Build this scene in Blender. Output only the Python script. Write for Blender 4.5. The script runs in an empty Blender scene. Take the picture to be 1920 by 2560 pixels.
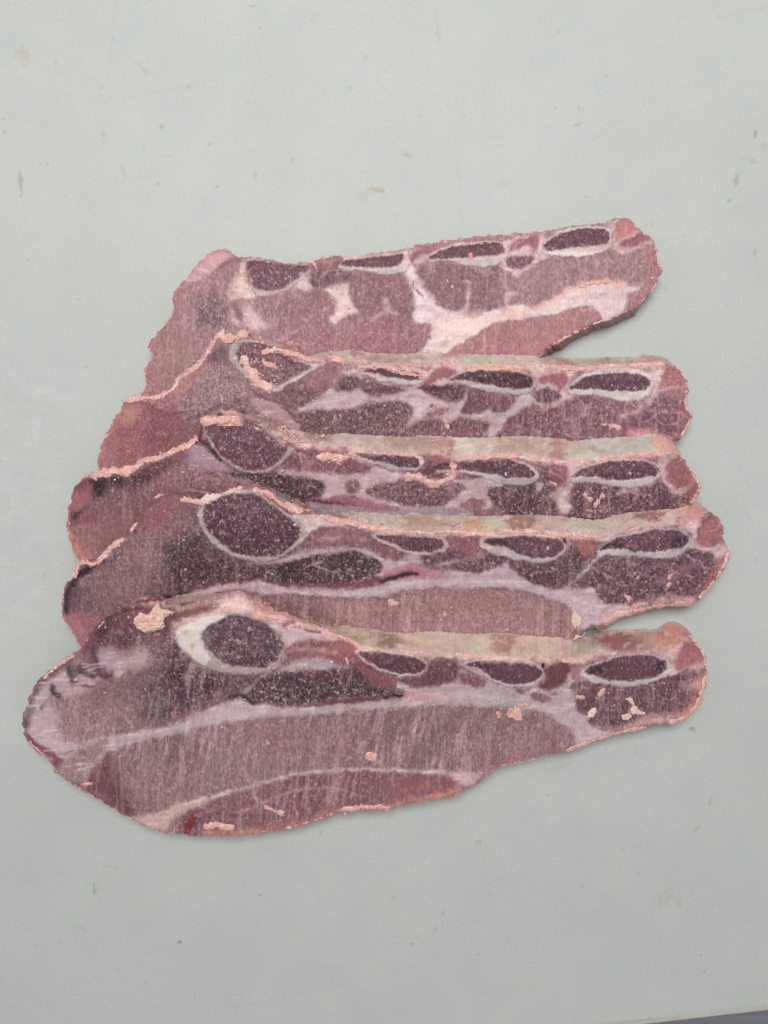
import bpy, math, random
import numpy as np

# ------------------------------------------------------------------ camera, world, lamps
U = 0.00017                 # metres of board per pixel of the traced outlines
CX, CY = 960.0, 1280.0      # the point of the board straight under the camera
CAMH = 1706.7 * U           # camera height above the board

scene = bpy.context.scene
cam_d = bpy.data.cameras.new("camera")
cam = bpy.data.objects.new("camera", cam_d)
scene.collection.objects.link(cam)
cam.location = (0, 0, CAMH)
cam_d.sensor_fit = 'VERTICAL'
cam_d.sensor_height = 36
cam_d.sensor_width = 36
cam_d.lens = 24
cam_d.clip_start = 0.01
cam_d.clip_end = 50
scene.camera = cam
scene.view_settings.view_transform = 'Standard'
scene.view_settings.look = 'None'
scene.view_settings.exposure = 0
scene.view_settings.gamma = 1

world = bpy.data.worlds.new("World")
scene.world = world
world.use_nodes = True
bg = world.node_tree.nodes["Background"]
bg.inputs[0].default_value = (0.95, 0.97, 1.0, 1)
bg.inputs[1].default_value = 0.36

def area(name, loc, target, size, power, col):
    l = bpy.data.lights.new(name, 'AREA')
    l.shape = 'RECTANGLE'; l.size = size[0]; l.size_y = size[1]
    l.energy = power; l.color = col
    o = bpy.data.objects.new(name, l)
    scene.collection.objects.link(o)
    o.location = loc
    from mathutils import Vector
    d = Vector(target) - Vector(loc)
    o.rotation_euler = d.to_track_quat('-Z', 'Y').to_euler()
    return o
area("ceiling_lamp", (-0.03, 0.38, 0.86), (0.0, 0.04, 0), (0.55, 0.42), 6.6, (1.0, 0.985, 0.965))

E_LIGHT = 0.92              # how much of a surface's albedo reaches the picture under these lamps
rng = np.random.default_rng(7)
random.seed(7)

# ------------------------------------------------------------------ traced coordinates
TILES = dict(A=(340, 520), B=(800, 520), C=(1240, 520), D=(220, 820), E=(700, 820), F=(1240, 820),
             G=(140, 1100), H=(640, 1100), I=(1140, 1100), J=(1340, 1140), K=(40, 1460), L=(420, 1460),
             M=(880, 1500), N=(1300, 1500), O=(140, 1700), Q=(640, 1700))
def path(s):
    out = []; ox = oy = 0; sc = 1.1573; num = []
    for tok in s.split():
        if tok in TILES: ox, oy = TILES[tok]; sc = 520 / 1659.0
        elif tok == 'Z': ox = oy = 0; sc = 1.1573
        else:
            num.append(float(tok))
            if len(num) == 2:
                out.append((ox + num[0] * sc, oy + num[1] * sc)); num = []
    return np.array(out, np.float64)
def smooth(p, closed, n=3):
    if len(p) < 3: return p
    out = []
    N = len(p)
    for i in range(N if closed else N - 1):
        if closed: p0, p1, p2, p3 = p[i - 1], p[i], p[(i + 1) % N], p[(i + 2) % N]
        else: p0, p1, p2, p3 = p[max(i - 1, 0)], p[i], p[i + 1], p[min(i + 2, N - 1)]
        for k in range(n):
            t = k / n
            out.append(0.5 * ((2 * p1) + (-p0 + p2) * t + (2 * p0 - 5 * p1 + 4 * p2 - p3) * t * t + (-p0 + 3 * p1 - 3 * p2 + p3) * t ** 3))
    if not closed: out.append(p[-1])
    return np.array(out)
def sdf(px, py, poly, closed):
    d = np.full(px.shape, 1e9, np.float32); ins = np.zeros(px.shape, bool)
    N = len(poly)
    for i in range(N if closed else N - 1):
        ax, ay = poly[i]; bx, by = poly[(i + 1) % N]
        ex, ey = bx - ax, by - ay
        L2 = ex * ex + ey * ey + 1e-9
        wx = px - ax; wy = py - ay
        t = np.clip((wx * ex + wy * ey) / L2, 0, 1)
        dx = wx - t * ex; dy = wy - t * ey
        np.minimum(d, dx * dx + dy * dy, out=d)
        if closed:
            c = ((ay <= py) & (by > py)) | ((by <= py) & (ay > py))
            if abs(ey) > 1e-9:
                ins ^= c & (px < ax + (py - ay) / ey * ex)
    d = np.sqrt(d)
    if closed: d[ins] *= -1
    return d
_lat = rng.random((8, 128, 128)).astype(np.float32)
def vnoise(x, y, scale, k=0):
    """smooth value noise in -1..1, cells of `scale` pixels"""
    x = x / scale + 17.3 * k; y = y / scale + 5.1 * k
    xi = np.floor(x).astype(int); yi = np.floor(y).astype(int)
    fx = x - xi; fy = y - yi
    fx = fx * fx * (3 - 2 * fx); fy = fy * fy * (3 - 2 * fy)
    L = _lat[k % 8]
    a = L[yi % 128, xi % 128]; b = L[yi % 128, (xi + 1) % 128]
    c = L[(yi + 1) % 128, xi % 128]; d = L[(yi + 1) % 128, (xi + 1) % 128]
    return ((a * (1 - fx) + b * fx) * (1 - fy) + (c * (1 - fx) + d * fx) * fy) * 2 - 1
def fbm(x, y, s, k=0, o=3):
    r = 0; a = 1; t = 0
    for i in range(o):
        r = r + a * vnoise(x, y, s, k + i); t += a; a *= .5; s *= .5
    return r / t
def sstep(a, b, x):
    t = np.clip((x - a) / (b - a), 0, 1); return t * t * (3 - 2 * t)
def lin(c):
    c = np.asarray(c, np.float64) / 255.0
    return np.where(c <= 0.04045, c / 12.92, ((c + 0.055) / 1.055) ** 2.4)
def alb(c, e=None):
    v = lin(c) / (e or E_LIGHT); m = v.max()
    return v * (0.88 / m) if m > 0.88 else v
def unproj(px, py, z):
    """the point at height z (metres) on the line of sight of traced pixel (px, py)"""
    f = (CAMH - z) / CAMH
    return (px - CX) * U * f, -(py - CY) * U * f

# ------------------------------------------------------------------ materials
def nn(nt, t, **kw):
    n = nt.nodes.new(t)
    for k, v in kw.items(): setattr(n, k, v)
    return n
def new_mat(name):
    m = bpy.data.materials.new(name); m.use_nodes = True
    return m, m.node_tree, m.node_tree.nodes["Principled BSDF"]
def math_n(nt, op, a, b=None, clamp=False):
    n = nn(nt, 'ShaderNodeMath', operation=op); n.use_clamp = clamp
    for i, v in enumerate((a, b)):
        if v is None: continue
        if isinstance(v, (int, float)): n.inputs[i].default_value = v
        else: nt.links.new(v, n.inputs[i])
    return n.outputs[0]
def maprange(nt, v, a, b, c, d):
    n = nn(nt, 'ShaderNodeMapRange'); n.interpolation_type = 'SMOOTHSTEP'
    nt.links.new(v, n.inputs[0])
    for i, x in enumerate((a, b, c, d)): n.inputs[i + 1].default_value = x
    return n.outputs[0]
def mixc(nt, fac, a, b, mode='MIX'):
    n = nn(nt, 'ShaderNodeMix', data_type='RGBA', blend_type=mode)
    for sock, v in ((n.inputs[0], fac), (n.inputs[6], a), (n.inputs[7], b)):
        if isinstance(v, (int, float)): sock.default_value = v
        elif isinstance(v, tuple): sock.default_value = v
        else: nt.links.new(v, sock)
    return n.outputs[2]
def noise(nt, vec, scale, detail=2.0, rough=0.5):
    n = nn(nt, 'ShaderNodeTexNoise'); n.inputs['Scale'].default_value = scale
    n.inputs['Detail'].default_value = detail; n.inputs['Roughness'].default_value = rough
    nt.links.new(vec, n.inputs['Vector']); return n.outputs['Fac']
def mapping(nt, vec, rot, scl):
    n = nn(nt, 'ShaderNodeMapping'); n.inputs['Rotation'].default_value = rot
    n.inputs['Scale'].default_value = scl; nt.links.new(vec, n.inputs['Vector']); return n.outputs[0]

def meat_material():
    m, nt, bs = new_mat("meat_flesh")
    tc = nn(nt, 'ShaderNodeTexCoord').outputs['Object']
    col = nn(nt, 'ShaderNodeAttribute', attribute_name="tint").outputs['Color']
    mk = nn(nt, 'ShaderNodeAttribute', attribute_name="wear")
    sep = nn(nt, 'ShaderNodeSeparateColor'); nt.links.new(mk.outputs['Color'], sep.inputs[0])
    frost, streak, wet = sep.outputs[0], sep.outputs[1], sep.outputs[2]
    # muscle fibre grain: curling short fibres, two directions blended by a broad noise
    wn = nn(nt, 'ShaderNodeTexNoise'); wn.inputs['Scale'].default_value = 95; wn.inputs['Detail'].default_value = 2
    nt.links.new(tc, wn.inputs['Vector'])
    wv = nn(nt, 'ShaderNodeVectorMath', operation='MULTIPLY_ADD')
    nt.links.new(wn.outputs['Color'], wv.inputs[0]); wv.inputs[1].default_value = (0.0045, 0.0045, 0.0)
    nt.links.new(tc, wv.inputs[2]); wc = wv.outputs[0]
    ga = noise(nt, mapping(nt, wc, (0, 0, 0.45), (1.0, 0.42, 1.0)), 1250, 3, 0.62)
    gb = noise(nt, mapping(nt, wc, (0, 0, -0.75), (1.0, 0.46, 1.0)), 1350, 3, 0.62)
    gsel = maprange(nt, noise(nt, tc, 60, 2, 0.5), 0.42, 0.58, 0, 1)
    g1 = math_n(nt, 'ADD', math_n(nt, 'MULTIPLY', ga, math_n(nt, 'SUBTRACT', 1.0, gsel)), math_n(nt, 'MULTIPLY', gb, gsel))
    g1 = maprange(nt, g1, 0.34, 0.68, 0, 1)
    g2 = noise(nt, tc, 500, 3, 0.6)
    v = math_n(nt, 'ADD', math_n(nt, 'MULTIPLY', math_n(nt, 'SUBTRACT', g1, 0.44), 1.35),
               math_n(nt, 'MULTIPLY', math_n(nt, 'SUBTRACT', g2, 0.5), 0.8))
    amt = math_n(nt, 'ADD', 0.03, math_n(nt, 'MULTIPLY', frost, 0.95))
    v = math_n(nt, 'ADD', 1.0, math_n(nt, 'MULTIPLY', v, amt))
    v = math_n(nt, 'MAXIMUM', v, 0.35)
    vc = nn(nt, 'ShaderNodeCombineColor')
    for i in range(3): nt.links.new(v, vc.inputs[i])
    base = mixc(nt, 1.0, col, vc.outputs[0], 'MULTIPLY')
    # frost and bone dust flecks
    f1 = noise(nt, mapping(nt, wc, (0, 0, 0.3), (1.0, 0.6, 1.0)), 1000, 4, 0.75)
    f2 = noise(nt, tc, 260, 2, 0.5)
    ff = math_n(nt, 'MULTIPLY', maprange(nt, f1, 0.52, 0.64, 0, 1), maprange(nt, f2, 0.30, 0.62, 0.25, 1))
    ff = math_n(nt, 'MULTIPLY', ff, frost, True)
    base = mixc(nt, math_n(nt, 'MULTIPLY', ff, 0.7), base, (0.62, 0.46, 0.44, 1))
    # saw marks: pale scratches running across the slice
    sv = mapping(nt, tc, (0, 0, 0.20), (1.0, 0.045, 1.0))
    s1 = noise(nt, sv, 900, 3, 0.6)
    sb = noise(nt, tc, 120, 2, 0.5)
    sf = math_n(nt, 'MULTIPLY', maprange(nt, s1, 0.50, 0.72, 0, 1), maprange(nt, sb, 0.35, 0.6, 0.1, 1))
    sf = math_n(nt, 'MULTIPLY', sf, streak, True)
    base = mixc(nt, math_n(nt, 'MULTIPLY', sf, 0.9), base, (0.50, 0.38, 0.37, 1))
    sd_ = math_n(nt, 'MULTIPLY', maprange(nt, s1, 0.46, 0.28, 0, 1), streak, True)
    base = mixc(nt, math_n(nt, 'MULTIPLY', sd_, 0.35), base, (0.10, 0.045, 0.055, 1))
    nt.links.new(base, bs.inputs['Base Color'])
    r = math_n(nt, 'SUBTRACT', 0.62, math_n(nt, 'MULTIPLY', wet, 0.30))
    r = math_n(nt, 'ADD', r, math_n(nt, 'MULTIPLY', ff, 0.2))
    nt.links.new(r, bs.inputs['Roughness'])
    bs.inputs['Specular IOR Level'].default_value = 0.4
    bs.inputs['Subsurface Weight'].default_value = 0.12
    bs.inputs['Subsurface Radius'].default_value = (1.0, 0.35, 0.25)
    bs.inputs['Subsurface Scale'].default_value = 0.0012
    h = math_n(nt, 'ADD', math_n(nt, 'MULTIPLY', g1, math_n(nt, 'ADD', 0.12, math_n(nt, 'MULTIPLY', frost, 0.9))), math_n(nt, 'MULTIPLY', ff, 0.8))
    h = math_n(nt, 'ADD', h, math_n(nt, 'MULTIPLY', s1, math_n(nt, 'MULTIPLY', streak, 0.6)))
    b = nn(nt, 'ShaderNodeBump'); b.inputs['Strength'].default_value = 0.55; b.inputs['Distance'].default_value = 0.00022
    nt.links.new(h, b.inputs['Height']); nt.links.new(b.outputs[0], bs.inputs['Normal'])
    return m

def crumb_material():
    m, nt, bs = new_mat("sawn_fat_crumbs")
    tc = nn(nt, 'ShaderNodeTexCoord').outputs['Object']
    col = nn(nt, 'ShaderNodeAttribute', attribute_name="tint").outputs['Color']
    g = noise(nt, tc, 1500, 3, 0.6)
    v = maprange(nt, g, 0.25, 0.75, 0.78, 1.12)
    vc = nn(nt, 'ShaderNodeCombineColor')
    for i in range(3): nt.links.new(v, vc.inputs[i])
    nt.links.new(mixc(nt, 1.0, col, vc.outputs[0], 'MULTIPLY'), bs.inputs['Base Color'])
    bs.inputs['Roughness'].default_value = 0.5
    bs.inputs['Specular IOR Level'].default_value = 0.35
    bs.inputs['Subsurface Weight'].default_value = 0.35
    bs.inputs['Subsurface Radius'].default_value = (1.0, 0.45, 0.3)
    bs.inputs['Subsurface Scale'].default_value = 0.0010
    b = nn(nt, 'ShaderNodeBump'); b.inputs['Strength'].default_value = 0.5; b.inputs['Distance'].default_value = 0.0002
    nt.links.new(g, b.inputs['Height']); nt.links.new(b.outputs[0], bs.inputs['Normal'])
    return m
MEAT = meat_material()
CRUMB = crumb_material()

# ------------------------------------------------------------------ mesh helpers
def add_mesh(name, verts, faces, mat, parent=None, tint=None, wear=None, normals=None, smooth_=True, origin=(0, 0, 0)):
    verts = np.asarray(verts, np.float64) - np.asarray(origin)
    faces = np.asarray(faces, np.int32)
    me = bpy.data.meshes.new(name)
    n = faces.shape[1]
    me.vertices.add(len(verts)); me.vertices.foreach_set("co", verts.astype(np.float32).ravel())
    me.loops.add(faces.size); me.loops.foreach_set("vertex_index", faces.ravel())
    me.polygons.add(len(faces)); me.polygons.foreach_set("loop_start", np.arange(0, faces.size, n, dtype=np.int32))
    me.polygons.foreach_set("loop_total", np.full(len(faces), n, np.int32))
    me.update(calc_edges=True)
    me.polygons.foreach_set("use_smooth", np.full(len(faces), smooth_, bool))
    if tint is not None:
        a = me.color_attributes.new("tint", 'FLOAT_COLOR', 'POINT')
        a.data.foreach_set("color", np.hstack([tint, np.ones((len(tint), 1))]).astype(np.float32).ravel())
    if wear is not None:
        a = me.color_attributes.new("wear", 'FLOAT_COLOR', 'POINT')
        a.data.foreach_set("color", np.hstack([wear, np.ones((len(wear), 1))]).astype(np.float32).ravel())
    if normals is not None:
        me.normals_split_custom_set_from_vertices(normals.astype(np.float32))
    me.materials.append(mat)
    o = bpy.data.objects.new(name, me)
    scene.collection.objects.link(o)
    if parent is not None: o.parent = parent
    return o

def ico(sub):
    import bmesh
    bm = bmesh.new(); bmesh.ops.create_icosphere(bm, subdivisions=sub, radius=1.0)
    v = np.array([x.co[:] for x in bm.verts]); f = np.array([[q.index for q in p.verts] for p in bm.faces]); bm.free()
    return v, f
ICO1 = ico(1); ICO2 = ico(2)

def lumps(cx, cy, cz, size, cols, base=None, flat=0.7, rough=0.35, stretch=0.5):
    """many small torn lumps in one mesh: centres (metres), sizes, colours"""
    V, F = base or ICO1
    n = len(cx)
    r = 1 + rough * rng.standard_normal((n, len(V), 1)).clip(-1.6, 1.6)
    v = V[None] * r
    s = 1 + stretch * rng.uniform(-1, 1, (n, 3)); s[:, 2] = flat * (1 + 0.3 * rng.uniform(-1, 1, n))
    v = v * s[:, None]
    a = rng.uniform(0, 2 * np.pi, n); ca, sa = np.cos(a)[:, None], np.sin(a)[:, None]
    x = v[..., 0] * ca - v[..., 1] * sa; y = v[..., 0] * sa + v[..., 1] * ca
    v = np.stack([x, y, v[..., 2]], -1) * np.asarray(size)[:, None, None]
    v += np.stack([cx, cy, cz], -1)[:, None]
    f = F[None] + (np.arange(n) * len(V))[:, None, None]
    c = np.repeat(np.asarray(cols)[:, None], len(V), 1) * (1 + 0.06 * rng.standard_normal((n, len(V), 1)))
    return v.reshape(-1, 3), f.reshape(-1, 3), np.clip(c.reshape(-1, 3), 0, 0.95)

# ------------------------------------------------------------------ painter
def paint(px, py, wx, wy, shapes, tint, wear, relief, label, parts):
    """lay traced shapes on points; px,py original points, wx,wy the wobbled ones"""
    for sh in shapes:
        typ, part, pts, colr = sh[:4]
        o = sh[4] if len(sh) > 4 else {}
        closed = typ == 'P'
        dk = o.get('kd') is None and sum(colr) < 330 and part not in ('vein', 'stain')
        if o.get('kd') == 'mus' and sum(colr) < 285: colr = tuple(q * .90 for q in colr)
        kd = o.get('kd'); soft = o.get('soft', 2.5) * {'fat': 1.5, 'mus': 1.35}.get(kd, 1.0)
        if kd == 'fat' and part != 'silver_skin': colr = (min(colr[0] + 8, 244), min(colr[1] + 3, 236), min(colr[2] + 3, 236))
        if kd == 'mus': colr = (colr[0] + 3, colr[1] - 5, colr[2] - 2)
        if kd == 'mar': colr = (colr[0] + 1, colr[1] - 8, colr[2] - 4)
        P_ = smooth(path(pts), closed)
        pad = soft + o.get('w', 0) + 8
        m = (px > P_[:, 0].min() - pad) & (px < P_[:, 0].max() + pad) & (py > P_[:, 1].min() - pad) & (py < P_[:, 1].max() + pad)
        idx = np.nonzero(m)[0]
        if len(idx) == 0: 
            if part: parts.append((part, o)); 
            continue
        wob = o.get('wob', 1.0)
        x = px[idx] + (wx[idx] - px[idx]) * wob; y = py[idx] + (wy[idx] - py[idx]) * wob
        d = sdf(x, y, P_, closed)
        if not closed: d = d - o.get('w', 8) / 2 - (1.2 if dk else 0)
        d = d + (1.5 * vnoise(px[idx], py[idx], 4.6, 1) + 1.0 * vnoise(px[idx], py[idx], 9, 4)) * o.get('fuzz', 1.0)
        if soft > 6: d = d + vnoise(x, y, 9, 3) * soft * 0.22 + vnoise(x, y, 22, 5) * soft * 0.3
        d = d + 2.6 * vnoise(px[idx] * .7, py[idx] * 1.1, 11, 6) * (kd == 'fat') + 1.6 * vnoise(px[idx], py[idx] * .5, 5, 2) * (kd == 'mus')
        a = sstep(soft, -soft, d) * o.get('op', 1.0)
        a0 = a
        if not closed and not dk: a = a * np.clip(.78 + .42 * vnoise(px[idx], py[idx], 16, 5), 0, 1)
        if part == 'membrane' and not closed: a = a * np.clip(.7 + .9 * vnoise(px[idx], py[idx], 24, 1), .15, 1)
        if kd in ('fat', 'bon') and soft < 12: a = a * (.86 + .14 * vnoise(px[idx], py[idx], 15, 7))
        c = alb(colr)[None]
        if kd == 'bon' and np.ptp(P_[:, 1]) < 75:      # ribs: pinkish film above, pale cartilage below
            t_ = sstep(.35, .75, (y - P_[:, 1].min()) / np.ptp(P_[:, 1]))[:, None]
            c = alb((206, 168, 166))[None] * (1 - t_) + c * t_
        ii = idx; aa = a[:, None]
        tint[ii] = tint[ii] * (1 - aa) + c * aa
        w = np.array([o.get('fr', 0.3), o.get('st', 0.0), o.get('wet', 0.2)])
        if dk and soft <= 9: w = np.array([.08, 0, .6])
        wear[ii] = wear[ii] * (1 - aa) + w[None] * aa
        if 'h' in o:
            relief[ii] += a * o['h']
        if part:
            parts.append((part, o))
            label[ii[a0 > 0.5 * o.get('op', 1.0)]] = len(parts) - 1

FAT = dict(kd='fat', fr=.14, wet=.6, h=1.6); MUS = dict(kd='mus', fr=.5, st=.35, wet=.2, h=-.4)
BON = dict(kd='bon', fr=.15, wet=.4, h=2.4); MAR = dict(kd='mar', fr=.65, wet=.15, h=-4.2)
def X(d, **k):
    r = dict(d); r.update(k); return r

# ------------------------------------------------------------------ the five slices, traced
# P = closed patch, L = line; (type, part name or None, path, photographed colour, options)
FATC = (205, 182, 184); RIM = (178, 166, 168); MARC = (98, 66, 76)
PAINT = dict(fr=.3, st=.25, wet=.2)
SL = []
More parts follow.
